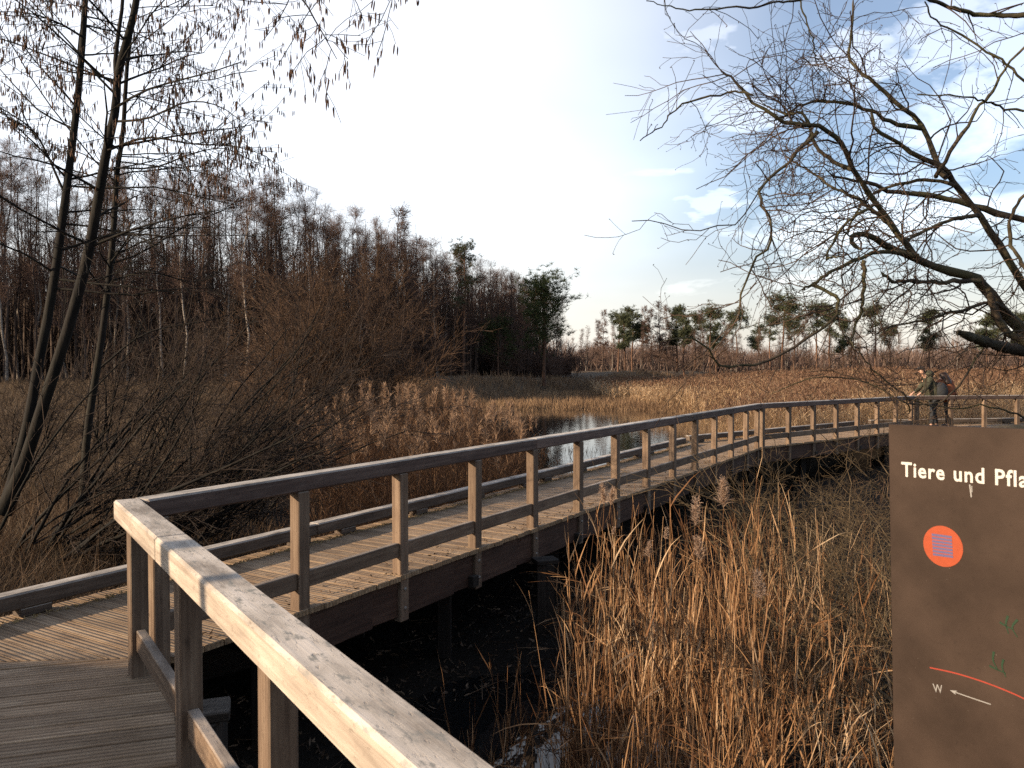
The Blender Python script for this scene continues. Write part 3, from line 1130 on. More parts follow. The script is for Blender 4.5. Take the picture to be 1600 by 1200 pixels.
# ------------------------------------------------------------------ pines
def pine_parts(rng, H, r, crown0, n_limb, Llimb, clump, mat_n, flat=0.25, K0=8, bend=0.3, tuft=0.26, nper=26, wn=0.028):
    z = np.linspace(0, 1, K0)
    P = np.zeros((1, K0, 3))
    w = np.cumsum(rng.normal(size=(K0, 2)) * bend * H / K0 * 0.2, axis=0)
    P[0, :, 0] = w[:, 0] - w[0, 0]
    P[0, :, 1] = w[:, 1] - w[0, 1]
    P[0, :, 2] = z * H
    R = (r * (1 - 0.8 * z))[None]
    tf = lambda t: np.clip(1.3 - t, 0.35, 1.0) * np.clip((t - crown0) * 4 + 0.5, 0.45, 1)
    P1_, R1_ = spawn(P, R, n_limb, crown0, 0.99, (50, 90), (Llimb * 0.6, Llimb), 6, 0.14, (0, 0, 0.10), 0.45, 0.018, rng, tf)
    P2_, R2_ = spawn(P1_, R1_, 6, 0.35, 1.0, (25, 65), (Llimb * 0.18, Llimb * 0.42), 4, 0.14, (0, 0, 0.12), 0.6, 0.01, rng)
    bt = Buf()
    bt.add(*tubes(P, R, 7))
    bl = Buf()
    bl.add(*tubes(P1_, R1_, 4))
    bl.add(*tubes(P2_, R2_, 3))
    # needle tufts along the outer branchlets
    cen = np.concatenate([P2_[:, 1], P2_[:, 2], P2_[:, 3], P1_[:, -1], P1_[:, -2]])
    cen = np.repeat(cen, clump, axis=0)
    cen = cen + rng.normal(size=cen.shape) * np.array([tuft, tuft, tuft * flat * 2]) * 0.8
    c = np.repeat(cen, nper, axis=0)
    d = nrm(rng.normal(size=c.shape) * np.array([1, 1, 0.7]) + np.array([0, 0, 0.55]))
    nv, nq = ribbons(c, d, rng.uniform(0.6, 1.2, len(c)) * tuft, np.full(len(c), wn), 2, 0.0, 0.0, rng, tip=0.3)
    bn = Buf()
    bn.add(nv, nq)
    return [('trunk', bt.mesh('trunk', M_PINE_BARK), None), ('limbs', bl.mesh('limbs', M_PINE_BARK), None), ('needles', bn.mesh('needles', mat_n, smooth=False), 'stuff')]


rng = np.random.default_rng(5)
pp = pine_parts(rng, 9.6, 0.20, 0.38, 24, 6.0, 2, M_NEEDLE, tuft=0.42, nper=16, wn=0.055)
p = pix(840, 424, 70)
zg = ground_z(p[0], 70) - 0.1
plant('pine_tree', pp, (p[0] + 0.6, 70, zg), 1.1, (p[2] - zg) / 11.2, 'broad dark green pine standing alone at the right end of the left wood', 'tree')
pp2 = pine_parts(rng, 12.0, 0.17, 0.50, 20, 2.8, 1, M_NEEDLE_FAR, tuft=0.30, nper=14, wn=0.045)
p = pix(722, 382, 66)
zg = ground_z(p[0], 66) - 0.1
plant('pine_tree', pp2, (p[0], 66, zg), 0.3, (p[2] - zg) / 12.2, 'slim brownish green pine among bare trees left of the dark broad pine', 'tree')
for (u, vt, Y, lab) in ((778, 508, 70, 'low dark young pine under the bare trees left of the broad pine'),):
    p = pix(u, vt, Y)
    zg = ground_z(p[0], Y) - 0.1
    plant('pine_tree', pp, (p[0], Y, zg), u, (p[2] - zg) / 9.9, lab, 'tree')

# far tree line
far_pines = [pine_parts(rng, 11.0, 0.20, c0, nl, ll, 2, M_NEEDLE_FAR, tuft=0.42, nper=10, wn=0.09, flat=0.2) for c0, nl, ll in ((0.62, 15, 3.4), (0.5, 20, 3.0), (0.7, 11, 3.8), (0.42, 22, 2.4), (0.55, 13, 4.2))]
far_larch = []
for k in range(2):
    tr, lb = grow_tree(rng, 15.0, 0.17, wob_=0.08, base_t=0.15, n1=90, l1=(0.10, 0.15), a1=(65, 95), up1=0.02, n2=8, l2=0.4, n3=3, n4=0, tw=0.018, tfun=lambda t: np.clip(1.08 - t, 0.05, 1))
    a, c = tree_proto(tr, lb, M_BARK_WOOD, M_TWIG)
    far_larch.append([('trunk', a, None), ('crown', c, None)])
FP = 'pines of the far tree line'
for q, (u, vt, Y) in enumerate(((966, 484, 128), (977, 480, 124), (988, 483, 130), (1004, 497, 140), (1058, 482, 135), (1070, 476, 128), (1088, 490, 145), (1110, 475, 126), (1120, 496, 150), (1152, 488, 135), (1205, 478, 122), (1222, 468, 112), (1240, 482, 130), (1278, 476, 116), (1296, 470, 112), (1318, 490, 135), (1368, 480, 120), (1392, 497, 140), (1452, 488, 126), (1545, 474, 112), (1562, 488, 130), (1595, 480, 118), (1185, 500, 150), (1665, 480, 120), (1740, 470, 118))):
    p = pix(u, vt, Y)
    zg = ground_z(p[0], Y) - 0.2
    plant('pine_tree', far_pines[(q * 3 + q // 4) % 5], (p[0], Y, zg), q * 1.7, (p[2] - zg) / (12.2 + 1.2 * math.sin(q * 2.7)), 'small flat topped pine of the far tree line, ' + ('nearest the broad dark pine' if u < 1020 else 'in the middle cluster' if u < 1140 else 'behind the willow twigs' if u < 1340 else 'above the sign'), 'tree', FP)
for q, (u, vt, Y) in enumerate(((940, 484, 136), (932, 500, 145), (1030, 471, 132), (1020, 482, 138), (1044, 476, 134), (1052, 488, 140), (1003, 478, 138), (1092, 484, 142), (1132, 500, 150), (1262, 492, 140), (1340, 496, 140))):
    p = pix(u, vt, Y)
    zg = ground_z(p[0], Y) - 0.2
    plant('larch_tree', far_larch[q % 2], (p[0], Y, zg), q * 2.1, (p[2] - zg) / 15.0, 'small pointed leafless larch between the pines of the far tree line', 'tree', 'larches of the far tree line')
for q in range(200):
    u = rng.uniform(880, 1780)
    Y = rng.uniform(112, 165)
    vt = 548 - 46 * rng.random() ** 1.6
    p = pix(u, vt, Y)
    zg = ground_z(p[0], Y) - 0.2
    birch = q % 5 < 2
    pr = protos_birch[q % 4] if birch else protos_bare[q % 7]
    plant('birch_tree' if birch else 'bare_tree', pr, (p[0], Y, zg), q, (p[2] - zg) / (13 if birch else 14), 'small bare birch with pale stem in the far tree line' if birch else 'small bare brown tree in the far tree line', 'tree', 'birches of the far tree line' if birch else 'bare trees of the far tree line', 0.05)
# the inside of the left wood, too deep and dense to pick trees apart
N = 7000
x = rng.uniform(-120, 2, N)
y = 62 + 34 * rng.random(N) + np.clip((x + 14) * 1.4, 0, 60)
z = height(x, y)
P0 = np.stack([x, y, z - 0.3], -1)
K = 5
d = nrm(np.stack([rng.normal(size=N) * 0.05, rng.normal(size=N) * 0.05, np.ones(N)], -1))
L = rng.uniform(6.5, 13.5, N) * np.interp(x, [-60, -12, 2], [1.1, 1.0, 0.75])
st = P0[:, None, :] + d[:, None, :] * (L[:, None] * np.linspace(0, 1, K))[..., None]
bd = Buf()
R_ = rng.uniform(0.05, 0.11, N)[:, None] * np.linspace(1, 0.15, K)[None]
bd.add(*tubes(st, R_, 3))
a = spawn(st, R_, 16, 0.08, 1.0, (30, 70), (0.8, 2.6), 3, 0.1, (0, 0, 0.08), 0.4, 0.012, rng)
ii_ = a[0].reshape(-1, 3)
d2 = nrm(a[0][:, -1] - a[0][:, 0] + 1e-6)
bd.add(*ribbons(a[0][:, 0], d2, np.linalg.norm(a[0][:, -1] - a[0][:, 0], axis=1), np.full(len(d2), 0.05), 3, 0.08, -0.03, rng, tip=0.2))
tag(link('deep_wood', bd.mesh('deep_wood', M_BARK_WOOD)), kind='stuff')
# a far-off mass of bare scrub that closes the view below the tree line
N = 40000
u = rng.uniform(-0.3, 1.2, N)
Y = rng.uniform(150, 230, N)
x = u * Y
z = height(x, Y)
P0 = np.stack([x, Y, z - 0.3], -1)
d = nrm(np.stack([rng.normal(size=N) * 0.32, rng.normal(size=N) * 0.2, np.ones(N)], -1))
hz_ = 0.72 + 0.28 * np.sin(x * 0.11 + 1) * np.sin(x * 0.043 + Y * 0.05) + 0.18 * np.sin(x * 0.37)
bv = ribbons(P0, d, rng.uniform(3.0, 9.0, N) * hz_, np.full(N, 0.16), 3, 0.10, 0.0, rng, tip=0.1)
b_ = Buf()
b_.add(*bv)
N = 90000
i = rng.integers(0, 40000, N)
q0 = P0[i] + d[i] * (rng.uniform(0.8, 6.5, N) * hz_[i])[:, None]
dd = nrm(d[i] + rng.normal(size=(N, 3)) * 0.5)
b_.add(*ribbons(q0, dd, rng.uniform(0.8, 2.2, N), np.full(N, 0.13), 2, 0.0, 0.0, rng, tip=0.2))
tag(link('far_wood', b_.mesh('far_wood', island_mat('far_wood_twigs', [(0.085, 0.055, 0.045), (0.15, 0.10, 0.08), (0.25, 0.175, 0.14)], transl=0.0, nscale=0.03))), kind='stuff')


# ------------------------------------------------------------------ grass, sedge and reeds
def field(N, sampler, z_of, L, W, K, wig, grav, rng, lean=0.35, clump=1, cr=0.1):
    x, y = sampler(N)
    if clump > 1:
        x = np.repeat(x, clump) + rng.normal(size=len(x) * clump) * cr
        y = np.repeat(y, clump) + rng.normal(size=len(y) * clump) * cr
    P0 = np.stack([x, y, z_of(x, y) - 0.02], -1)
    n = len(x)
    d = nrm(np.stack([rng.normal(size=n) * lean, rng.normal(size=n) * lean, np.ones(n)], -1))
    Lq = rng.uniform(L[0], L[1], n)
    Wq = (W * np.maximum(1, y / 11.0)) * rng.uniform(0.6, 1.4, n)
    return P0, ribbons(P0, d, Lq, Wq, K, wig, grav, rng)


rng = np.random.default_rng(8)


def on_walk(x, y, marg=0.25):
    """True where a point lies under the boardwalk."""
    r = np.zeros(np.shape(x), bool)
    for o, d, n_, s0, s1 in ((P1, D1, N1, -2.9, 13.9), (C2, D2, N2, -0.6, 8.2), (C3, D3, N3, -0.6, 9)):
        a = (x - o[0]) * d[0] + (y - o[1]) * d[1]
        q = -((x - o[0]) * n_[0] + (y - o[1]) * n_[1])
        r |= (a > s0) & (a < s1) & (q > -marg) & (q < WID + marg)
    a = (x - CI[0]) * D0[0] + (y - CI[1]) * D0[1]
    q = -((x - CI[0]) * N0[0] + (y - CI[1]) * N0[1])
    r |= (a > -1.5) & (a < 7) & (q > -marg) & (q < WID + 0.3 + marg)
    return r


def meadow(N):
    y = 6 + 44 * rng.random(N) ** 1.5
    x = rng.uniform(-0.75, 0.0, N) * y - rng.uniform(0, 3, N)
    k = (x < xb(y) + rng.normal(size=N) * 0.8) & ~on_walk(x, y)
    return x[k], y[k]


b_ = Buf()
P0, g = field(14000, meadow, height, (0.18, 0.55), 0.006, 3, 0.14, 0.16, rng, 0.6, 10, 0.13)
b_.add(*g)
tag(link('meadow_grass', b_.mesh('meadow_grass', M_GRASS, smooth=False), None), kind='stuff')


def bank(N):
    y = rng.uniform(4.6, 12, N)
    x = rng.uniform(-1.0, -0.05, N) * y
    q = (x - P1[0]) * N1[0] + (y - P1[1]) * N1[1]
    k = (q < -1.75) & (x < xb(y) + 2.0 + rng.normal(size=N) * 0.5)
    return x[k], y[k]


def added_bank(N):  # grass spots on the unseen bank added for shade
    return rng.uniform(-8, -4.0, N), rng.uniform(-3, 4.6, N)


b_ = Buf()
P0, g = field(1500, added_bank, height, (0.15, 0.4), 0.005, 3, 0.2, 0.2, rng, 0.7, 5, 0.08)
b_.add(*g)
P0, g = field(9000, bank, height, (0.15, 0.5), 0.005, 4, 0.2, 0.22, rng, 0.7, 6, 0.08)
b_.add(*g)
P0, g = field(2600, bank, height, (0.3, 0.85), 0.006, 4, 0.12, 0.05, rng, 0.5)
b_.add(*g)
tag(link('bank_grass', b_.mesh('bank_grass', M_BANK, smooth=False), None), kind='stuff')


def reed_stand(name, x, y, z, hgt, matr, rng, leafs, lw, plume, pw, np_, stem_w, K=3, lean=0.07, plen=0.22, tall_only=False, pmat=None):
    """A stand of reeds: stems, leaves and plumes in one mass."""
    n = len(x)
    P0 = np.stack([x, y, z], -1)
    d = nrm(np.stack([rng.normal(size=n) * lean, rng.normal(size=n) * lean, np.ones(n)], -1))
    b1 = Buf()
    L = hgt
    st = np.empty((n, 4, 3))
    bend = rng.normal(size=(n, 2)) * 0.05
    for k in range(4):
        s = k / 3
        st[:, k] = P0 + d * (L * s)[:, None]
        st[:, k, :2] += bend * s * s * L[:, None]
    b1.add(*tubes(st, np.repeat(stem_w[:, None], 4, 1) * np.array([1, 0.9, 0.75, 0.5]), 3))
    m_ = n * leafs
    i = np.repeat(np.arange(n), leafs)
    s = rng.uniform(0.12, 0.95, m_)
    k = np.minimum((s * 3).astype(int), 2)
    fr = (s * 3 - k)[:, None]
    q0 = st[i, k] * (1 - fr) + st[i, k + 1] * fr
    dd = nrm(d[i] + nrm(np.concatenate([rng.normal(size=(m_, 2)), np.zeros((m_, 1))], 1)) * rng.uniform(0.2, 0.8, m_)[:, None])
    b1.add(*ribbons(q0, dd, rng.uniform(0.18, 0.5, m_), lw[i] * rng.uniform(0.6, 1.3, m_), K, 0.1, 0.3, rng, tip=0.1))
    o = tag(link(name, b1.mesh(name, matr, smooth=False)), kind='stuff')
    has = rng.random(n) < plume * (np.clip((hgt - np.quantile(hgt, 0.55)) * 6, 0, 1) * 1.6 if tall_only else 1.0)
    i = np.repeat(np.nonzero(has)[0], np_)
    m_ = len(i)
    s = rng.uniform(0, 1, m_)[:, None]
    q0 = st[i, 3] + d[i] * (s * plen * 0.9 - 0.04)
    side = nrm(np.concatenate([rng.normal(size=(n, 2)), np.full((n, 1), 0.2)], 1))[i]
    dd = nrm(d[i] * 1.0 + rng.normal(size=(m_, 3)) * 0.30 + side * 0.35)
    b2 = Buf()
    b2.add(*ribbons(q0, dd, rng.uniform(0.25, 0.55, m_) * plen, pw[i] * rng.uniform(0.6, 1.4, m_), 3, 0.15, 0.25, rng, tip=0.2))
    if m_:
        tag(link(name + '_plumes', b2.mesh(name + '_plumes', pmat or M_PLUME, smooth=False)), kind='stuff')
    return o


# golden bed beyond the far boardwalk
N = 60000
y = 23 + 60 * rng.random(N) ** 1.25
x = rng.uniform(0.10, 0.95, N) * y
lim = np.interp(y, [23, 40, 48, 54, 62, 83], [0.26, 0.245, 0.23, 0.19, 0.125, 0.105])
q = (x - C2[0]) * N2[0] + (y - C2[1]) * N2[1]
k = (x / y > lim + rng.normal(size=N) * 0.012) & ~on_walk(x, y, 0.7) & (q < -1.2)
e_ = ((x - 4.0) / 9.5) ** 2 + ((y - 38) / 13.5) ** 2
k &= (e_ > 0.75)
x, y = x[k], y[k]
hg = rng.uniform(1.75, 2.35, len(x)) * np.interp(x / y, [0.12, 0.2, 0.27, 0.33], [0.62, 0.68, 0.85, 1.0]) * (1 + 0.10 * np.sin(x * 0.5) * np.cos(y * 0.3))
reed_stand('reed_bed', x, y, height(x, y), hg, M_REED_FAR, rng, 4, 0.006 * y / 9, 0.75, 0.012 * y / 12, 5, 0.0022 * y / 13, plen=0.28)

# low sedge at the edge of the pond, and the flats beyond
def flats(N):
    y = 46 + 75 * rng.random(N) ** 1.2
    x = rng.uniform(-0.14, 0.35, N) * y
    e_ = ((x - 4.0) / 9.5) ** 2 + ((y - 38) / 13.5) ** 2
    k = (x > xb(y) - 2) & (e_ > 0.95)
    return x[k], y[k]


b_ = Buf()
P0, g = field(9000, flats, height, (0.25, 0.75), 0.007, 3, 0.10, 0.10, rng, 0.35, 10, 0.35)
b_.add(*g)


def shore(N):
    a = rng.uniform(0, 2 * math.pi, N)
    r_ = 1 + np.abs(rng.normal(size=N)) * 0.22 - 0.14
    x = 4 + 9.5 * r_ * np.cos(a)
    y = 38 + 13.5 * r_ * np.sin(a)
    k = ~on_walk(x, y, 0.3) & ((x / y < 0.33))
    return x[k], y[k]


P0, g = field(6000, shore, height, (0.25, 0.6), 0.007, 3, 0.08, 0.06, rng, 0.25, 5, 0.18)
b_.add(*g)


def verge(N):
    """Low growth along the left side of the long run, below kerb height."""
    s = rng.uniform(2, 15, N)
    q = WID + 0.1 + np.abs(rng.normal(size=N)) * 1.1
    x = P1[0] + D1[0] * s - N1[0] * q
    y = P1[1] + D1[1] * s - N1[1] * q
    return x, y


P0, g = field(7000, verge, height, (0.25, 0.65), 0.006, 3, 0.08, 0.08, rng, 0.3, 3, 0.1)
b_.add(*g)
tag(link('sedge', b_.mesh('sedge', M_SEDGE, smooth=False)), kind='stuff')

# reddish plumed reeds between the boardwalk and the big bush
N = 9000
y = rng.uniform(8.5, 25, N)
x = rng.uniform(-0.36, 0.13, N) * y
q = (x - P1[0]) * N1[0] + (y - P1[1]) * N1[1]
r_ = x / y
dens = sm(r_, -0.30, -0.17) * (1 - sm(r_, -0.01, 0.05) * 0.985) * sm(y, 8.5, 11)
k = (rng.random(N) < dens * 0.75) & (q < -WID - 0.35)
x, y = x[k], y[k]
r_ = x / y
hg = (0.85 + 1.35 * rng.random(len(x)) ** 2.2) * np.interp(r_, [-0.3, -0.18, -0.05, 0.02, 0.1], [0.85, 1.0, 0.95, 0.72, 0.5])
reed_stand('plumed_reeds', x, y, np.minimum(height(x, y), -0.55), hg, M_REED_MID, rng, 6, 0.009 * np.maximum(1, y / 11), 0.11, 0.009 * np.maximum(1, y / 12), 75, 0.0028 * np.maximum(1, y / 12), plen=0.34, tall_only=True, pmat=M_PLUME3)
# ------------------------------------------------------------------ the alders at the left
def survey(pts, Ya, Yb, n):
    """Polyline through photo points with depth running from Ya to Yb, resampled smoothly."""
    k = len(pts)
    p = [pix(u, v, Ya + (Yb - Ya) * i / (k - 1)) for i, (u, v) in enumerate(pts)]
    return smooth_line(p, n)


def hang_catkins(ends, rng, lo, hi, rad):
    """Catkins hanging from twig points."""
    n = len(ends)
    L = rng.uniform(lo, hi, n)
    P = np.empty((n, 5, 3))
    d = np.stack([rng.normal(size=n) * 0.10, rng.normal(size=n) * 0.10, -np.ones(n)], -1)
    for k in range(5):
        P[:, k] = ends + d * (L * k / 4)[:, None]
    R = rad * rng.uniform(0.8, 1.2, n)[:, None] * np.array([0.35, 1.0, 1.05, 0.95, 0.3])[None]
    return tubes(P, R, 5)


def alder(name_label, stems, rng, n1, xbias, extra=()):
    """One alder: surveyed trunks, grown branches, catkins."""
    base = stems[0][0][0].copy()
    base[2] = ground_z(base[0], base[1]) - 0.05
    r = root('alder_tree', base, name_label, 'tree')
    bl, bc = Buf(), Buf()
    ends = []
    for (P, r0, r1, lo, nb) in stems:
        P = P.copy()
        bt = Buf()
        R = np.linspace(r0, r1, len(P))
        R[:2] *= np.array([1.5, 1.15])
        bt.add(*tubes(P[None], R[None], 9))
        part('trunk', bt.mesh('trunk', M_BARK_DARK, base), r)
        a = spawn(P[None], R[None], nb, lo, 0.99, (50, 85), (0.8, 2.1), 7, 0.08, (xbias, 0, -0.01), 0.34, 0.005, rng)
        b_ = spawn(*a, 6, 0.15, 1, (25, 60), (0.35, 0.95), 5, 0.12, (0, 0, 0.0), 0.55, 0.0028, rng)
        c_ = spawn(*b_, 4, 0.2, 1, (25, 60), (0.12, 0.35), 3, 0.12, (0, 0, 0), 0.6, 0.0016, rng)
        for P_, R_, s in ((*a, 5), (*b_, 4), (*c_, 3)):
            bl.add(*tubes(P_, R_, s))
        ends += [c_[0][:, -1], c_[0][:, 1], b_[0][:, -1], b_[0][:, 3]]
    for (P, r0) in extra:
        R = np.linspace(r0, 0.003, len(P))[None]
        bl.add(*tubes(P[None], R, 5))
        b_ = spawn(P[None], R, 16, 0.2, 1, (25, 60), (0.25, 0.75), 5, 0.12, (0, 0, -0.03), 0.55, 0.003, rng)
        c_ = spawn(*b_, 4, 0.2, 1, (25, 60), (0.1, 0.3), 3, 0.12, (0, 0, 0), 0.6, 0.0022, rng)
        for P_, R_, s in ((*b_, 4), (*c_, 3)):
            bl.add(*tubes(P_, R_, s))
        ends += [c_[0][:, -1], c_[0][:, 1], b_[0][:, -1]]
    part('crown', bl.mesh('crown', M_BARK_DARK, base), r)
    E = np.concatenate(ends)
    E = E[E[:, 2] > 3.6]
    E = E[rng.random(len(E)) < 0.75]
    E = np.repeat(E, 2, axis=0) + rng.normal(size=(len(E) * 2, 3)) * 0.012
    o = part('catkins', None, r)
    bc.add(*hang_catkins(E, rng, 0.045, 0.09, 0.0050))
    o2 = bpy.data.objects.new('catkins', bc.mesh('catkins', M_CATKIN, base))
    C.objects.link(o2)
    o2.parent = r
    o2['kind'] = 'stuff'
    bpy.data.objects.remove(o)
    KIDS[r.name] = [k for k in KIDS[r.name][:-1]] + [o2]
    return r


rng = np.random.default_rng(31)
T1 = survey([(8, 800), (30, 716), (45, 655), (60, 569), (75, 494), (90, 400), (100, 325), (110, 250), (121, 158), (129, 67), (133, 0), (140, -110), (150, -240)], 9.0, 9.4, 26)
T2 = survey([(6, 800), (37, 726), (64, 644), (90, 565), (112, 494), (137, 400), (154, 308), (167, 233), (181, 167), (184, 117), (204, 42), (213, 0), (228, -110), (240, -240)], 9.0, 8.3, 26)
T2b = survey([(184, 122), (180, 100), (184, 60), (192, 0), (196, -90), (205, -200)], 8.5, 8.8, 10)
T3 = survey([(131, 790), (135, 692), (146, 610), (161, 512), (173, 408), (179, 333), (183, 267), (192, 208), (198, 110), (206, 40), (215, -50)], 9.8, 9.6, 22)
E1 = survey([(222, -60), (290, -75), (380, -60), (460, -15), (497, 40), (526, 92)], 7.9, 6.2, 14)
E2 = survey([(222, -60), (330, -120), (470, -90), (600, -30), (612, 12)], 7.9, 6.0, 14)
E3 = survey([(181, 190), (230, 185), (290, 160), (340, 165), (385, 195)], 8.6, 7.6, 12)
E4 = survey([(168, 235), (230, 215), (300, 225), (360, 228), (400, 238)], 8.6, 8.0, 12)
E5 = survey([(178, 262), (240, 262), (300, 240), (350, 232), (390, 250)], 9.6, 9.0, 12)
E6 = survey([(133, 60), (90, 35), (40, 20), (-30, 18)], 9.2, 8.6, 12)
E7 = survey([(100, 300), (60, 215), (20, 180), (-40, 150)], 9.2, 8.8, 12)
alder('two-stemmed dark alder hung with brown catkins leaning at the left edge', [(T1, 0.062, 0.026, 0.36, 20), (T2, 0.070, 0.028, 0.38, 20), (T2b, 0.026, 0.013, 0.1, 7)], rng, 20, 0.02, [(E1, 0.018), (E2, 0.018), (E3, 0.015), (E4, 0.015), (E6, 0.015), (E7, 0.016)])
F1 = survey([(176, 400), (240, 372), (310, 368), (400, 368)], 9.8, 9.4, 12)
F2 = survey([(170, 440), (230, 425), (300, 440), (345, 428)], 9.8, 9.5, 12)
F3 = survey([(150, 580), (230, 520), (330, 500), (430, 470)], 9.9, 10.4, 12)
alder('thinner single-stemmed dark alder just right of the two-stemmed one', [(T3, 0.050, 0.016, 0.25, 24)], rng, 20, 0.03, [(E5, 0.013), (F1, 0.013), (F2, 0.012), (F3, 0.014)])


# leaning thicket under the alders
def leaning(label, u, v, Y, H, n0, drift, rng, spread=0.35, tw=0.004, grp=None):
    p = pix(u, v, Y)
    z = ground_z(p[0], Y)
    d = nrm(np.stack([rng.normal(size=n0) * spread + drift, rng.normal(size=n0) * spread, np.ones(n0)], -1))
    K = 8
    P = np.empty((n0, K, 3))
    P[:, 0] = np.stack([rng.normal(size=n0) * 0.25, rng.normal(size=n0) * 0.25, np.full(n0, -0.05)], -1)
    L = H * rng.uniform(0.5, 1.1, n0)
    pos = P[:, 0].copy()
    for k in range(1, K):
        d = nrm(d + 0.07 * rng.normal(size=d.shape) + np.array([drift * 0.06, 0, 0.0]))
        pos = pos + d * (L / (K - 1))[:, None]
        P[:, k] = pos
    R = rng.uniform(0.010, 0.030, n0)[:, None] * (1 - 0.75 * np.linspace(0, 1, K))[None]
    a = spawn(P, R, 7, 0.15, 1, (20, 50), (0.12 * H, 0.35 * H), 5, 0.1, (drift * 0.05, 0, 0.03), 0.5, tw, rng)
    b_ = spawn(*a, 5, 0.15, 1, (20, 50), (0.05 * H, 0.16 * H), 4, 0.1, (0, 0, 0.02), 0.6, tw * 0.8, rng)
    c_ = spawn(*b_, 1, 0.1, 1, (20, 50), (0.03 * H, 0.08 * H), 3, 0.1, (0, 0, 0), 0.7, tw * 0.6, rng)
    r = root('thicket_bush', (p[0], Y, z), label, 'bush', grp)
    bs = Buf()
    bs.add(*tubes(P, R, 5))
    part('stems', bs.mesh('stems', M_BARK_DARK), r)
    bl = Buf()
    for P_, R_ in (a, b_, c_):
        bl.add(*tubes(P_, R_, 3))
    part('twigs', bl.mesh('twigs', M_BARK_DARK2), r)


rng = np.random.default_rng(41)
leaning('dark bare bush with stems leaning right from the foot of the two-stemmed alder', 60, 810, 8.8, 3.2, 16, 0.9, rng)
leaning('dark thicket of slanting bare stems right of the thin alder', 185, 815, 9.2, 3.4, 26, 0.85, rng)
leaning('dark tangle of slanting bare stems behind the corner of the railing', 290, 775, 10.5, 3.2, 22, 0.7, rng)
leaning('bare slanting bush between the alder thicket and the large rounded bush', 380, 735, 13.0, 3.4, 20, 0.35, rng)
leaning('brown bare bush between the thin alder and the foot of the wood', 150, 660, 17.0, 3.4, 22, 0.25, rng)
leaning('brown bare bush left of the large rounded bush, before the wood', 265, 650, 19.0, 3.8, 22, 0.1, rng)
leaning('bare dark bush low at the far left edge behind the alders', 20, 720, 12.5, 2.6, 16, 0.3, rng)


for (x_, y_, sc_, lab) in ((-6.0, 0.62, 0.46, 'thin bare tree on the added bank left of the near platform, outside the picture'), (-6.4, 0.95, 0.72, 'thicker bare tree on the added bank left of the near platform, outside the picture'), (-7.4, -1.75, 0.8, 'bare tree farthest left of the near platform, outside the picture')):
    plant('bare_tree', protos_bare[int(sc_ * 100) % 7], (x_, y_, ground_z(x_, y_) - 0.1), 0.3 + x_, sc_, lab, 'tree')

# ------------------------------------------------------------------ the overhanging willow at the right
rng = np.random.default_rng(52)


def zp(*pts):
    return [(1000 + a / 2.0, b / 2.0) for a, b in pts]


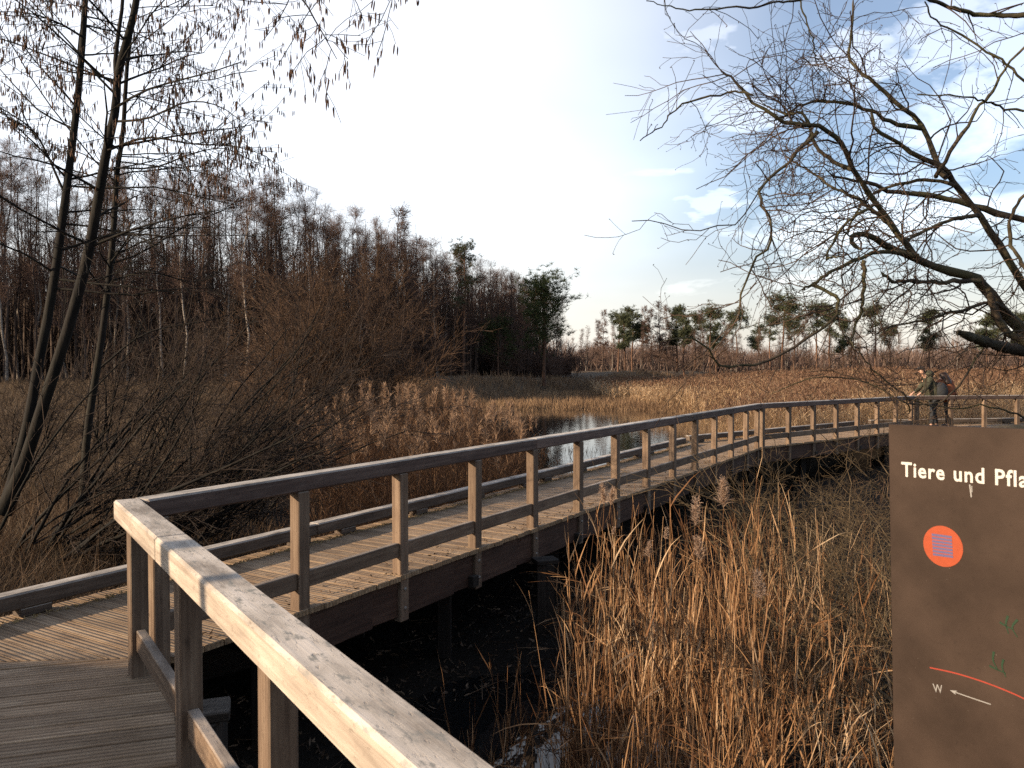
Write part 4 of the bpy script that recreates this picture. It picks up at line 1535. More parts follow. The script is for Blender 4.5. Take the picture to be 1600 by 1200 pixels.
WB = [  # points, depth start/end, radius start/end
    (zp((1400, 1330), (1330, 1180), (1240, 1080), (1150, 985), (1090, 900), (1050, 862), (950, 842), (860, 805), (790, 780), (710, 745), (655, 740), (638, 765), (670, 795)), 4.9, 4.3, 0.044, 0.009),
    (zp((1330, 1180), (1270, 960), (1210, 900), (1130, 770), (1060, 670), (985, 580), (930, 530), (820, 480), (745, 440), (712, 395), (712, 345)), 4.9, 4.6, 0.029, 0.007),
    (zp((860, 805), (800, 720), (730, 620), (660, 530), (620, 450), (560, 410), (480, 400), (410, 375), (340, 310), (292, 240), (268, 212)), 4.4, 4.0, 0.019, 0.005),
    (zp((958, 556), (930, 520), (880, 400), (800, 330), (720, 260), (672, 215), (660, 150), (682, 50), (690, -40)), 4.65, 4.9, 0.019, 0.005),
    (zp((880, 402), (780, 385), (700, 345), (600, 315), (520, 315), (460, 350), (420, 370)), 4.7, 4.4, 0.014, 0.004),
    (zp((925, 552), (940, 522), (1000, 430), (1060, 340), (1112, 290), (1150, 220), (1210, 140), (1300, 60)), 4.65, 4.3, 0.013, 0.005),
    (zp((1420, 760), (1300, 710), (1200, 685), (1100, 655), (1000, 625), (900, 605), (800, 600), (700, 575), (640, 570), (560, 548)), 5.4, 5.2, 0.028, 0.007),
    (zp((1062, 878), (950, 880), (850, 880), (765, 880), (738, 856)), 4.6, 4.2, 0.015, 0.007),
    (zp((870, 800), (780, 785), (700, 800), (600, 845), (540, 885), (505, 905)), 4.35, 4.1, 0.014, 0.007),
    (zp((555, 412), (480, 490), (400, 560), (370, 600), (375, 650), (400, 690), (403, 760), (350, 830), (330, 930), (330, 1020)), 4.1, 3.9, 0.010, 0.004),
    (zp((1160, 985), (1100, 945), (1000, 970), (900, 1000), (800, 1020), (740, 1050)), 4.7, 4.3, 0.012, 0.004),
    (zp((700, 815), (695, 900), (700, 980), (680, 1040), (660, 1090)), 4.2, 4.1, 0.012, 0.004),
    (zp((540, 890), (600, 920), (625, 950), (600, 1000), (520, 1060), (440, 1120), (330, 1146), (250, 1140), (200, 1085), (130, 1055), (40, 1072)), 4.1, 3.6, 0.011, 0.003),
    (zp((890, -10), (1000, 25), (1100, 45), (1210, 70), (1330, 110)), 3.4, 3.6, 0.007, 0.012),
    (zp((890, 5), (930, 60), (1000, 110), (1080, 180), (1140, 240), (1210, 310), (1300, 390)), 3.4, 3.7, 0.003, 0.007),
    (zp((20, 2), (90, 22), (160, 38), (280, 42), (400, 20), (470, 0), (560, -40)), 3.6, 3.8, 0.002, 0.006),
    (zp((490, -20), (520, 90), (552, 160), (590, 200)), 4.2, 4.3, 0.005, 0.003),
    (zp((866, 296), (1000, 305), (1100, 312), (1210, 328), (1320, 345)), 3.8, 4.0, 0.003, 0.007),
    (zp((0, 440), (60, 400), (105, 345), (170, 305), (285, 288), (345, 320)), 3.9, 4.05, 0.0025, 0.006),
    (zp((1240, 560), (1180, 650), (1165, 740), (1175, 830), (1200, 890)), 4.4, 4.6, 0.008, 0.012),
    (zp((1090, 900), (1130, 1010), (1190, 1080), (1260, 1150)), 4.55, 4.6, 0.018, 0.024),
    (zp((660, 530), (560, 470), (500, 370), (440, 360), (395, 310)), 4.2, 4.5, 0.012, 0.004),
    (zp((800, 720), (700, 640), (600, 590), (520, 520), (470, 470)), 4.35, 4.7, 0.012, 0.004),
    (zp((745, 635), (640, 700), (600, 790), (640, 800)), 4.3, 4.0, 0.010, 0.004),
    (zp((1060, 675), (960, 690), (860, 740), (800, 760)), 4.75, 4.4, 0.014, 0.006),
    (zp((985, 580), (880, 560), (760, 590), (690, 650), (640, 720), (600, 800)), 4.7, 4.9, 0.012, 0.004),
    (zp((640, 1050), (690, 1100), (740, 1170), (800, 1230), (830, 1290)), 4.2, 4.6, 0.004, 0.005),
    (zp((1230, 1030), (1150, 1040), (1080, 1080), (1010, 1090), (960, 1130), (900, 1200)), 4.6, 4.2, 0.006, 0.002),
    (zp((1075, 1082), (1045, 1125), (1010, 1170), (930, 1250), (820, 1260), (700, 1190), (560, 1180), (420, 1240)), 4.45, 4.0, 0.006, 0.003),
    (zp((1300, 1340), (1180, 1300), (1080, 1270), (980, 1275), (880, 1255), (800, 1200)), 4.7, 4.4, 0.006, 0.003),
]
wbase = np.array([4.35, 4.95, -0.95])
willow = root('willow_tree', wbase, 'large bare willow with twisting mossy branches overhanging from the right edge', 'tree')
bt, bl = Buf(), Buf()
allP, allR = [], []
for q, (pts, Ya, Yb, r0, r1) in enumerate(WB):
    P = survey(pts, Ya, Yb, 24)
    P[:, 1] += 0.10 * np.linspace(0, 1, 24) * np.sin(np.linspace(0, 5, 24) + q)
    P[1:] += rng.normal(size=(23, 3)) * 0.004
    R = np.linspace(r0, r1, 24) * (1 + 0.08 * rng.normal(size=24))
    R[-1] *= 0.12
    if q == 0:
        P = np.vstack([wbase + np.array([0.1, 0.05, -0.2]), wbase + np.array([0.12, 0.02, 0.6]), P])
        R = np.concatenate([[0.11, 0.085], R])
    bt.add(*tubes(P[None], R[None], 9 if r0 > 0.03 else 6))
    allP.append(P[-24:])
    allR.append(R[-24:])
part('limbs', bt.mesh('limbs', M_SALLOW, wbase), willow)
PP, RR = np.array(allP), np.array(allR)
inview = np.array([1 if q not in (12, 13, 14, 15, 17, 18, 28, 29, 26) else 0 for q in range(len(WB))], bool)
a = spawn(PP[inview], np.minimum(RR[inview], 0.013), 8, 0.12, 1, (30, 80), (0.25, 0.85), 10, 0.30, (-0.03, 0, -0.01), 0.45, 0.0022, rng)
b_ = spawn(*a, 5, 0.1, 1, (25, 70), (0.12, 0.40), 7, 0.28, (-0.02, 0, 0.0), 0.6, 0.0015, rng)
c_ = spawn(*b_, 2, 0.2, 1, (25, 60), (0.05, 0.16), 4, 0.16, (0, 0, 0.0), 0.7, 0.0011, rng)
e_ = spawn(PP[~inview], RR[~inview], 9, 0.05, 1, (20, 55), (0.06, 0.35), 5, 0.12, (0, 0, -0.03), 0.5, 0.0016, rng)
f_ = spawn(PP[[2, 4, 9, 21, 22]], np.full((5, 24), 0.008), 9, 0.3, 1, (30, 80), (0.25, 0.65), 8, 0.16, (-0.06, 0, -0.03), 0.45, 0.0018, rng)
g_ = spawn(*f_, 5, 0.2, 1, (20, 55), (0.10, 0.30), 5, 0.16, (-0.05, 0, -0.02), 0.6, 0.0013, rng)
for P_, R_, s in ((*a, 4), (*b_, 3), (*c_, 3), (*e_, 3), (*f_, 3), (*g_, 3)):
    bl.add(*tubes(P_, R_, s))
# small buds along the thin twigs
bp = np.concatenate([c_[0][:, -1], e_[0][:, -1], e_[0][:, 2], b_[0][:, 3]])
n = len(bp)
dd = nrm(rng.normal(size=(n, 3)))
B3 = np.stack([bp, bp + dd * 0.005, bp + dd * 0.011], 1)
bl.add(*tubes(B3, np.tile([0.0012, 0.0028, 0.0006], (n, 1)), 3))
part('twigs', bl.mesh('twigs', M_SALLOW_TWIG, wbase), willow)
# the broken mossy stub
P = survey(zp((1000, 1040), (1060, 1062), (1140, 1085), (1230, 1105), (1330, 1150)), 4.2, 4.7, 40)
P[1:] += rng.normal(size=(39, 3)) * 0.0015
bs = Buf()
sv, sq = tubes(P[None], (np.interp(np.linspace(0, 1, 40), [0, 0.03, 0.08, 0.5, 1], [0.010, 0.019, 0.024, 0.030, 0.038]) * (1 + 0.10 * rng.normal(size=40)))[None], 12)
sv = sv + rng.normal(size=sv.shape) * 0.0022
bs.add(sv, sq)
for ks in range(7):
    sp = np.array([P[0], P[0] + (P[0] - P[3]) * rng.uniform(0.2, 0.7) + rng.normal(size=3) * 0.012])
    sp[0] += rng.normal(size=3) * 0.008
    bs.add(*tubes(sp[None], np.array([[0.006, 0.001]]), 4))
M_MOSS = bark('mossy_bark', (0.018, 0.014, 0.011), (0.085, 0.068, 0.050), moss=(0.085, 0.08, 0.04), mosslvl=0.6, scale=(22, 22, 22), bump=1.0)
part('broken_limb', bs.mesh('broken_limb', M_MOSS, wbase), willow)


# curly sallow shrubs between the boardwalk and the sign
def curly_shrub(label, x, y, H, n0, rng, drift=(0, 0), wig=0.2, tw=0.002):
    z = ground_z(x, y)
    K = 10
    d = nrm(np.stack([rng.normal(size=n0) * 0.7 + drift[0], rng.normal(size=n0) * 0.5 + drift[1], np.ones(n0) * 0.8], -1))
    P = np.empty((n0, K, 3))
    P[:, 0] = np.stack([rng.normal(size=n0) * 0.35, rng.normal(size=n0) * 0.35, np.full(n0, -0.05)], -1)
    pos = P[:, 0].copy()
    L = H * rng.uniform(0.6, 1.25, n0)
    for k in range(1, K):
        d = nrm(d + wig * rng.normal(size=d.shape) + np.array([drift[0] * 0.08, 0, -0.02]))
        pos = pos + d * (L / (K - 1))[:, None]
        P[:, k] = pos
    R = rng.uniform(0.006, 0.020, n0)[:, None] * (1 - 0.75 * np.linspace(0, 1, K))[None]
    a = spawn(P, R, 9, 0.1, 1, (30, 75), (0.15 * H, 0.45 * H), 7, 0.22, (0, 0, 0.02), 0.5, tw, rng)
    b_ = spawn(*a, 5, 0.1, 1, (25, 70), (0.06 * H, 0.22 * H), 5, 0.22, (0, 0, 0), 0.6, tw * 0.8, rng)
    r = root('willow_shrub', (x, y, z), label, 'shrub')
    bs, bl = Buf(), Buf()
    bs.add(*tubes(P, R, 6))
    part('stems', bs.mesh('stems', M_SHRUB_TWIG), r)
    for P_, R_ in (a, b_):
        bl.add(*tubes(P_, R_, 3))
    part('twigs', bl.mesh('twigs', M_SHRUB_TWIG), r)


rng = np.random.default_rng(63)
curly_shrub('tangled bare willow shrub right behind the front reeds and beside the sign', 2.75, 6.4, 2.0, 26, rng, (-0.25, 0))
curly_shrub('curly leafless shrub between the bend of the boardwalk and the sign', 4.2, 9.2, 2.1, 24, rng, (-0.2, 0))
curly_shrub('bare shrub with pale arching stems close below the bend of the boardwalk', 4.0, 12.2, 1.9, 18, rng, (-0.1, 0))
curly_shrub('low bare shrub under the far railing run', 7.6, 14.6, 2.3, 20, rng, (-0.1, 0))
curly_shrub('low bare shrub behind the top of the sign, below the two people', 9.0, 16.0, 1.5, 14, rng, (0.0, 0))
curly_shrub('dark bare shrub hidden lower right behind the sign panel', 3.4, 4.9, 1.9, 22, rng, (-0.4, 0.1))

# ------------------------------------------------------------------ the reeds in front
rng = np.random.default_rng(71)


def front(N, y0, y1, r0, r1):
    y = rng.uniform(y0, y1, N)
    x = rng.uniform(r0, r1, N) * y
    return x, y


def front_reeds(name, x, y, hgt, rng, lean, leafs, matr, lw=(0.004, 0.014), ll=(0.15, 0.48), broken=0.25, K=5):
    n = len(x)
    z = height(x, y)
    P0 = np.stack([x, y, z], -1)
    d = nrm(np.stack([rng.normal(size=n) * lean, rng.normal(size=n) * lean, np.ones(n)], -1))
    Ks = 6
    st = np.empty((n, Ks, 3))
    st[:, 0] = P0
    pos = P0.copy()
    brk = rng.random(n) < broken
    bk = rng.integers(2, Ks, n)
    for k in range(1, Ks):
        d = nrm(d + rng.normal(size=d.shape) * 0.02)
        hit = brk & (bk == k)
        d = np.where(hit[:, None], nrm(d + rng.normal(size=d.shape) * np.array([1.3, 1.3, 0.6]) + np.array([0, 0, -0.6])), d)
        pos = pos + d * (hgt / (Ks - 1))[:, None]
        st[:, k] = pos
    w = rng.uniform(0.0018, 0.0036, n)[:, None] * np.linspace(1, 0.6, Ks)[None]
    b1 = Buf()
    b1.add(*tubes(st, w, 4))
    m_ = n * leafs
    i = np.repeat(np.arange(n), leafs)
    s = rng.uniform(0.05, 0.98, m_) * (Ks - 1)
    k = np.minimum(s.astype(int), Ks - 2)
    fr = (s - k)[:, None]
    q0 = st[i, k] * (1 - fr) + st[i, k + 1] * fr
    tn = nrm(st[i, k + 1] - st[i, k])
    dd = nrm(tn + nrm(np.concatenate([rng.normal(size=(m_, 2)), np.zeros((m_, 1))], 1)) * rng.uniform(0.05, 0.42, m_)[:, None])
    b1.add(*ribbons(q0, dd, rng.uniform(*ll, m_), rng.uniform(*lw, m_), K, 0.08, 0.12, rng, tip=0.06))
    return tag(link(name, b1.mesh(name, matr, smooth=False)), kind='stuff'), st


x, y = front(1900, 3.3, 8.2, 0.06, 0.56)
cl = 0.5 + 0.5 * np.sin(x * 3.1 + 0.5) * np.cos(y * 2.3)
k = rng.random(len(x)) < (0.35 + 0.65 * cl) * np.interp(x / y, [0.05, 0.12, 0.27, 0.36, 0.55], [0.7, 1, 1, 0.35, 0.18])
x, y = x[k], y[k]
hg = rng.uniform(0.75, 1.45, len(x)) * np.interp(x / y, [0.05, 0.10, 0.16, 0.3, 0.6], [0.5, 0.72, 0.95, 1.0, 0.85])
front_reeds('reed_clump', x, y, hg, rng, 0.13, 4, M_REED_NEAR, broken=0.4)
x, y = front(130, 4.2, 7.6, 0.07, 0.40)
front_reeds('tall_reeds', x, y, rng.uniform(1.35, 1.8, 130), rng, 0.07, 4, M_REED_NEAR, broken=0.12)
x, y = front(60, 4.3, 5.8, -0.06, 0.09)
front_reeds('sparse_reeds', x, y, rng.uniform(0.35, 0.95, 60), rng, 0.16, 3, M_REED_NEAR, broken=0.3)
x, y = front(380, 3.4, 9.0, 0.14, 0.56)
front_reeds('fallen_reeds', x, y, rng.uniform(0.3, 0.8, 380), rng, 0.7, 4, M_REED_NEAR, broken=0.5, ll=(0.15, 0.4))
x, y = front(420, 7.5, 14.0, 0.14, 0.62)
k = ~on_walk(x, y, 0.3)
x, y = x[k], y[k]
front_reeds('back_reeds', x, y, rng.uniform(0.35, 0.9, len(x)), rng, 0.4, 4, M_BANK, broken=0.4, lw=(0.006, 0.012))
b_ = Buf()


def wetland(N):
    y = rng.uniform(3, 22, N)
    x = rng.uniform(-0.1, 0.9, N) * y
    q = (x - P1[0]) * N1[0] + (y - P1[1]) * N1[1]
    k = (q > 0.9 + rng.normal(size=N) * 0.5) & ~on_walk(x, y, 0.0) & (x / y > 0.10 - 0.06 * (y > 8))
    return x[k], y[k]


P0, g = field(7000, wetland, height, (0.12, 0.45), 0.005, 3, 0.2, 0.2, rng, 0.8, 4, 0.1)
b_.add(*g)
tag(link('wetland_grass', b_.mesh('wetland_grass', M_BANK, smooth=False)), kind='stuff')


def plume_stalk(u, v, Y, plen, label, side, droop=0.25, dens=150):
    """One reed stalk with its seed plume, standing on the bog."""
    tip = pix(u, v, Y)
    z = ground_z(tip[0], Y)
    base = np.array([tip[0] + rng.normal() * 0.06 - side * 0.05, Y + rng.normal() * 0.05, z])
    r = root('reed_stalk', base, label, 'reed', 'plumed reed stalks in front')
    P = smooth_line([base, base * 0.5 + tip * 0.5 + rng.normal(size=3) * 0.015, tip - np.array([0, 0, plen * 0.7])], 10)
    bs = Buf()
    bs.add(*tubes(P[None], np.linspace(0.0032, 0.0016, 10)[None], 5))
    part('stem', bs.mesh('stem', M_REED_NEAR, base), r)
    n = dens
    s = rng.uniform(0, 1, n)
    ax = np.stack([P[-1][0] + side * droop * plen * s ** 2, np.full(n, P[-1][1]), P[-1][2] + plen * 0.75 * s], -1)
    d = nrm(np.stack([rng.normal(size=n) * 0.30 + side * 0.35, rng.normal(size=n) * 0.30, rng.normal(size=n) * 0.2 + 0.75], -1))
    bp = Buf()
    bp.add(*ribbons(ax, d, rng.uniform(0.22, 0.42, n) * plen * (1.1 - 0.6 * s), np.full(n, 0.0042), 5, 0.16, 0.20, rng, tip=0.5))
    i5 = rng.integers(0, n, n * 2)
    bp.add(*ribbons(ax[i5] + d[i5] * rng.uniform(0.02, 0.22, n * 2)[:, None] * plen, nrm(d[i5] + rng.normal(size=(n * 2, 3)) * 0.4), rng.uniform(0.06, 0.14, n * 2) * plen, np.full(n * 2, 0.0045), 3, 0.3, 0.25, rng, tip=0.5))
    part('plume', bp.mesh('plume', M_PLUME2, base, smooth=False), r, kind='stuff')


plume_stalk(944, 762, 6.6, 0.20, 'tall thin reed with upright tan plume in front of the eighth railing post', -0.3)
plume_stalk(954, 768, 6.8, 0.17, 'tall thin reed with tan plume nodding right, twin of the plume beside it', 0.5)
plume_stalk(1131, 757, 5.9, 0.24, 'reed with the largest pale pointed plume in the middle of the right half', -0.2, 0.1, 240)
plume_stalk(1086, 786, 5.6, 0.24, 'reed with a narrow ragged brown plume left of the largest plume', 0.2, 0.1, 110)
plume_stalk(1095, 846, 5.2, 0.18, 'reed with a fluffy low plume among the leaf tips of the clump', -0.4, 0.4, 200)
plume_stalk(1190, 902, 4.6, 0.19, 'reed with a pale plume leaning left, nearest the sign', -0.5, 0.3, 170)
plume_stalk(1013, 850, 5.4, 0.13, 'reed with a small ragged brown plume left in the clump', 0.3)
plume_stalk(1040, 828, 6.0, 0.10, 'reed with a tiny reddish plume above the clump', 0.4)
plume_stalk(956, 826, 6.2, 0.08, 'thin reed with a small hooked tip beside the boardwalk', 0.6, 0.5, 60)


def mud(N):
    y = rng.uniform(3.0, 13, N)
    x = rng.uniform(-0.5, 0.22, N) * y
    q = (x - P1[0]) * N1[0] + (y - P1[1]) * N1[1]
    k = (q > -1.2) & (((x - CI[0]) * N0[0] + (y - CI[1]) * N0[1]) > -0.3)
    return x[k], y[k]


x, y = mud(9000)
n = len(x)
P0 = np.stack([x, y, height(x, y) + 0.012], -1)
d = nrm(np.stack([rng.normal(size=n), rng.normal(size=n), rng.normal(size=n) * 0.2 + 0.12], -1))
b_ = Buf()
b_.add(*ribbons(P0, d, rng.uniform(0.02, 0.09, n), rng.uniform(0.008, 0.03, n), 4, 0.3, 0.06, rng, tip=0.3))
n = 500
b_.add(*ribbons(P0[:n], nrm(d[:n] * np.array([1, 1, 0.5])), rng.uniform(0.2, 0.7, n), np.full(n, 0.006), 4, 0.15, 0.05, rng))
tag(link('mud_litter', b_.mesh('mud_litter', island_mat('wet_leaf', [(0.02, 0.013, 0.009), (0.07, 0.045, 0.028), (0.24, 0.17, 0.11)], transl=0.0, nscale=2.0), smooth=False)), kind='stuff')


# leaf litter and moss on the deck
def litter(N, place, size, rng):
    x, y, z = place(N)
    n = len(x)
    P0 = np.stack([x, y, z], -1)
    d = nrm(np.stack([rng.normal(size=n), rng.normal(size=n), rng.normal(size=n) * 0.25 + 0.1], -1))
    return ribbons(P0, d, rng.uniform(*size, n), rng.uniform(0.006, 0.018, n), 4, 0.3, 0.05, rng, tip=0.3)


rng = np.random.default_rng(81)


def at_edge(N):
    s = rng.uniform(-1.0, 13.2, N)
    q = 0.03 + np.abs(rng.normal(size=N)) * 0.13
    p = P1[None] + D1[None] * s[:, None] - N1[None] * q[:, None]
    return p[:, 0], p[:, 1], np.full(N, 0.006)


def at_kerb(N):
    s = rng.uniform(-2.6, 13.2, N)
    q = 1.47 + rng.normal(size=N) * 0.022
    p = P1[None] + D1[None] * s[:, None] - N1[None] * q[:, None]
    return p[:, 0], p[:, 1], np.full(N, 0.004)


b_ = Buf()
b_.add(*litter(420, at_edge, (0.012, 0.05), rng))
tag(link('leaf_litter', b_.mesh('leaf_litter', M_LEAF, smooth=False)), kind='stuff')
b_ = Buf()
b_.add(*litter(2600, at_kerb, (0.010, 0.032), rng))
M_STRAW = island_mat('straw_litter', [(0.20, 0.13, 0.06), (0.34, 0.24, 0.11), (0.48, 0.36, 0.18)], transl=0.2, nscale=2.0)
tag(link('straw_litter', b_.mesh('straw_litter', M_STRAW, smooth=False)), kind='stuff')
# ------------------------------------------------------------------ the information sign
STL = pix(1388, 663, 2.25)
_a = math.radians(1.5)
EXh = np.array([0.545, -0.838, 0.0])
EXh /= np.linalg.norm(EXh)
UPV = np.array([0, 0, 1.0])
SX = EXh * math.cos(_a) + UPV * math.sin(_a)
SY = UPV * math.cos(_a) - EXh * math.sin(_a)
SN = np.cross(SX, SY)
EYEP = np.array([0, 0, EYE])


def on_sign(u, v):
    """Panel coordinates (right, up) of the point the photo shows at (u, v)."""
    d = pix(u, v, 1.0) - EYEP
    k = ((STL - EYEP) @ SN) / (d @ SN)
    p = EYEP + d * k - STL
    return np.array([p @ SX, p @ SY])


SM = Matrix(((SX[0], SY[0], SN[0]), (SX[1], SY[1], SN[1]), (SX[2], SY[2], SN[2]))).to_4x4()
PW, PH, PT = 0.74, 1.28, 0.020
sb = STL + SX * PW / 2 - UPV * (STL[2] + 0.9)
sign = root('information_sign', sb, 'dark brown information panel with orange disc and white German lettering at the right edge', 'sign')


def on_panel(name, me, x, y, z):
    o = part(name, me, sign)
    M = SM.copy()
    M.translation = Vector(STL + SX * x + SY * y + SN * z - sb)
    o.matrix_basis = M
    return o


m, t, b = NT('sign_brown')
tcn = t.nodes.new('ShaderNodeTexCoord')
n1 = tnoise(t, tcn.outputs['Object'], 4.0, 5, 0.6)
n2 = tnoise(t, tcn.outputs['Object'], 60.0, 4, 0.7)
col = ramp(t, n1, [(0.025, 0.0162, 0.0120), (0.044, 0.0290, 0.0217)], [0.35, 0.68])
col = tmix(t, ramp(t, n2, [(0, 0, 0), (0.5, 0.5, 0.5)], [0.6, 0.75]), col, (0.012, 0.008, 0.006))
spk = ramp(t, tnoise(t, tcn.outputs['Object'], 140.0, 2, 0.5), [(0, 0, 0), (1, 1, 1)], [0.76, 0.80])
col = tmix(t, tmath(t, 'MULTIPLY', spk, 0.5), col, (0.30, 0.26, 0.22))
t.links.new(col, b.inputs['Base Color'])
b.inputs['Roughness'].default_value = 0.75
b.inputs['Specular IOR Level'].default_value = 0.12
tbump(t, b, n2, 0.12, 0.003)
M_SIGN = m
V = []
for z, e in ((-PT, 0.0), (-0.0015, 0.0), (0.0, 0.002)):
    V += [(e, -e, z), (PW - e, -e, z), (PW - e, -PH + e, z), (e, -PH + e, z)]
Fq = [(0, 1, 2, 3), (11, 10, 9, 8)]
for s in (0, 4):
    for k in range(4):
        k2 = (k + 1) % 4
        Fq.append((s + k2, s + k, s + 4 + k, s + 4 + k2))
me = bpy.data.meshes.new('panel')
me.from_pydata(V, [], Fq)
me.materials.append(M_SIGN)
on_panel('panel', me, 0, 0, 0)
M_WHITE = plain('sign_white', (0.44, 0.42, 0.39), 0.5, 0.06, 90)
M_ORANGE = plain('sign_orange', (0.25, 0.040, 0.010), 0.5, 0.06, 60)
M_BLUE = plain('sign_blue', (0.075, 0.065, 0.14), 0.5, 0.05)
M_RED = plain('sign_red', (0.24, 0.03, 0.016), 0.5, 0.05)
M_GREEN = plain('sign_green', (0.006, 0.024, 0.009), 0.5, 0.2)
M_GREY = plain('sign_grey', (0.22, 0.21, 0.20), 0.5, 0.08)


def lettering(name, body, p0, p1, cap, mat, ref=None, space=1.0, bold=0.02):
    """Text from p0 along the panel's x axis; p1 is where the string REF ends."""
    f = bpy.data.curves.new(name, 'FONT')
    f.body = ref or body
    f.size = cap / 0.70
    f.offset = bold * f.size
    f.space_character = space
    f.extrude = 0.0004
    f.resolution_u = 3
    f.space_word = 1.15
    f.materials.append(mat)
    o = bpy.data.objects.new(name, f)
    C.objects.link(o)
    bpy.context.view_layer.update()
    wdt = o.dimensions.x
    f.body = body
    bpy.context.view_layer.update()
    me = bpy.data.meshes.new_from_object(o.evaluated_get(bpy.context.evaluated_depsgraph_get()))
    bpy.data.objects.remove(o)
    o = bpy.data.objects.new(name, me)
    C.objects.link(o)
    o.parent = sign
    d = p1 - p0
    ang = math.atan2(d[1], d[0])
    M = SM @ Matrix.Rotation(ang, 4, 'Z') @ Matrix.Diagonal((np.linalg.norm(d) / wdt, 1, 1, 1))
    M.translation = Vector(STL + SX * p0[0] + SY * p0[1] + SN * 0.0007 - sb)
    o.matrix_basis = M
    KIDS.setdefault(sign.name, []).append(o)
    return o


tb = on_sign(1409, 743.5)
tt = on_sign(1408, 721.5)
te = on_sign(1589, 760)
lettering('lettering', 'Tiere und Pflanzen', tb, te, abs(tt[1] - tb[1]), M_WHITE, 'Tiere und Pfl', 1.12, 0.022)


def flat_mesh(name, pts, mat, th=0.0005):
    n = len(pts)
    V = [(p[0], p[1], 0) for p in pts] + [(p[0], p[1], th) for p in pts]
    Fq = [tuple(range(n, 2 * n))] + [(k, (k + 1) % n, n + (k + 1) % n, n + k) for k in range(n)]
    me = bpy.data.meshes.new(name)
    me.from_pydata(V, [], Fq)
    me.materials.append(mat)
    return me


dc = on_sign(1473.3, 853.5)
dl, dr = on_sign(1442.6, 849.5), on_sign(1504, 857.5)
du, dd_ = on_sign(1472, 820.3), on_sign(1475, 886.8)
rx, ry = np.linalg.norm(dr - dl) / 2, np.linalg.norm(du - dd_) / 2
rr_ = (rx + ry) / 2
on_panel('emblem_disc', flat_mesh('emblem_disc', [(rr_ * 0.97 * math.cos(a), rr_ * 1.0 * math.sin(a)) for a in np.linspace(0, 2 * math.pi, 48, endpoint=False)], M_ORANGE), dc[0], dc[1], 0.0004)
for k in range(7):
    a_ = on_sign(1456.2 + k * 0.35, 835.2 + k * 5.1)
    c_ = on_sign(1487.5 + k * 0.35, 839.4 + k * 5.1)
    d = c_ - a_
    hh = 0.0031
    nn = np.array([-d[1], d[0]]) / np.linalg.norm(d) * hh
    q = [(0, 0) - nn, d - nn, d + nn, (0, 0) + nn]
    on_panel('emblem_stripe', flat_mesh('emblem_stripe', q, M_BLUE), a_[0], a_[1], 0.0010)


def stroke(name, pts, w, mat, z=0.0005, taper=False):
    P = smooth_line(np.array([on_sign(*p) for p in pts]), 24)
    o = P[0].copy()
    P = P - o
    T = np.gradient(P, axis=0)
    T /= np.linalg.norm(T, axis=1, keepdims=True)
    Nn = np.stack([-T[:, 1], T[:, 0]], 1) * w / 2
    if taper:
        Nn = Nn * np.linspace(1, 0.35, 24)[:, None]
    L = [tuple(p) for p in (P - Nn)] + [tuple(p) for p in (P + Nn)[::-1]]
    V = [(x, y, 0.0004) for x, y in L]
    Fq = [(k, k + 1, 46 - k, 47 - k) for k in range(23)]
    me = bpy.data.meshes.new(name)
    me.from_pydata(V, [], Fq)
    me.materials.append(mat)
    return on_panel(name, me, o[0], o[1], z)


stroke('map_line', [(1453, 1043), (1490, 1051), (1530, 1063), (1570, 1078), (1605, 1094), (1660, 1125)], 0.0036, M_RED)
stroke('compass_arrow', [(1548.5, 1100.5), (1520, 1091), (1490, 1080.5)], 0.0026, M_GREY)
ah = [on_sign(*p) for p in ((1484.5, 1078.2), (1496, 1079.3), (1492.5, 1082.0), (1494, 1085.5))]
on_panel('compass_arrow_head', flat_mesh('compass_arrow_head', [tuple(p - ah[0]) for p in ah][::-1], M_GREY), ah[0][0], ah[0][1], 0.0007)
wl, wr, wtop = on_sign(1459, 1080.5), on_sign(1474, 1083.5), on_sign(1459, 1068)
lettering('compass_letter', 'W', wl, wr, abs(wtop[1] - wl[1]), M_GREY, None, 1.0, 0.004)
stroke('paint_drip', [(1515.5, 757), (1516, 762), (1517, 769), (1518, 777)], 0.0034, M_GREY)
stroke('paint_drip', [(1518.6, 759), (1518.8, 764), (1519, 769)], 0.0022, M_GREY)
for pts in (((1575, 962), (1572, 975), (1576, 990)), ((1562, 972), (1572, 978), (1584, 984)), ((1590, 968), (1582, 980), (1590, 996)), ((1553, 1018), (1552, 1032), (1560, 1048)), ((1546, 1040), (1558, 1046), (1572, 1052)), ((1568, 1030), (1566, 1042), (1572, 1058))):
    stroke('plant_drawing', list(pts), 0.006, M_GREEN, taper=True)
# posts behind the panel: a round log with a domed top, and its twin out of frame
M_LOG = bark('sign_log', (0.03, 0.025, 0.018), (0.11, 0.09, 0.065), moss=(0.05, 0.055, 0.025), mosslvl=0.5)
for xq in (0.285, 0.62):
    c_ = STL + SX * xq - SN * (PT + 0.095) - sb
    z0 = -0.1
    ztop = STL[2] + 0.012 - sb[2]
    zz = [z0, ztop - 0.035, ztop - 0.015, ztop - 0.004, ztop]
    rr2 = [0.085, 0.083, 0.070, 0.042, 0.004]
    P = np.array([[c_[0], c_[1], z] for z in zz])
    bq = Buf()
    bq.add(*tubes(P[None], np.array(rr2)[None], 16))
    part('log_post', bq.mesh('log_post', M_LOG), sign)


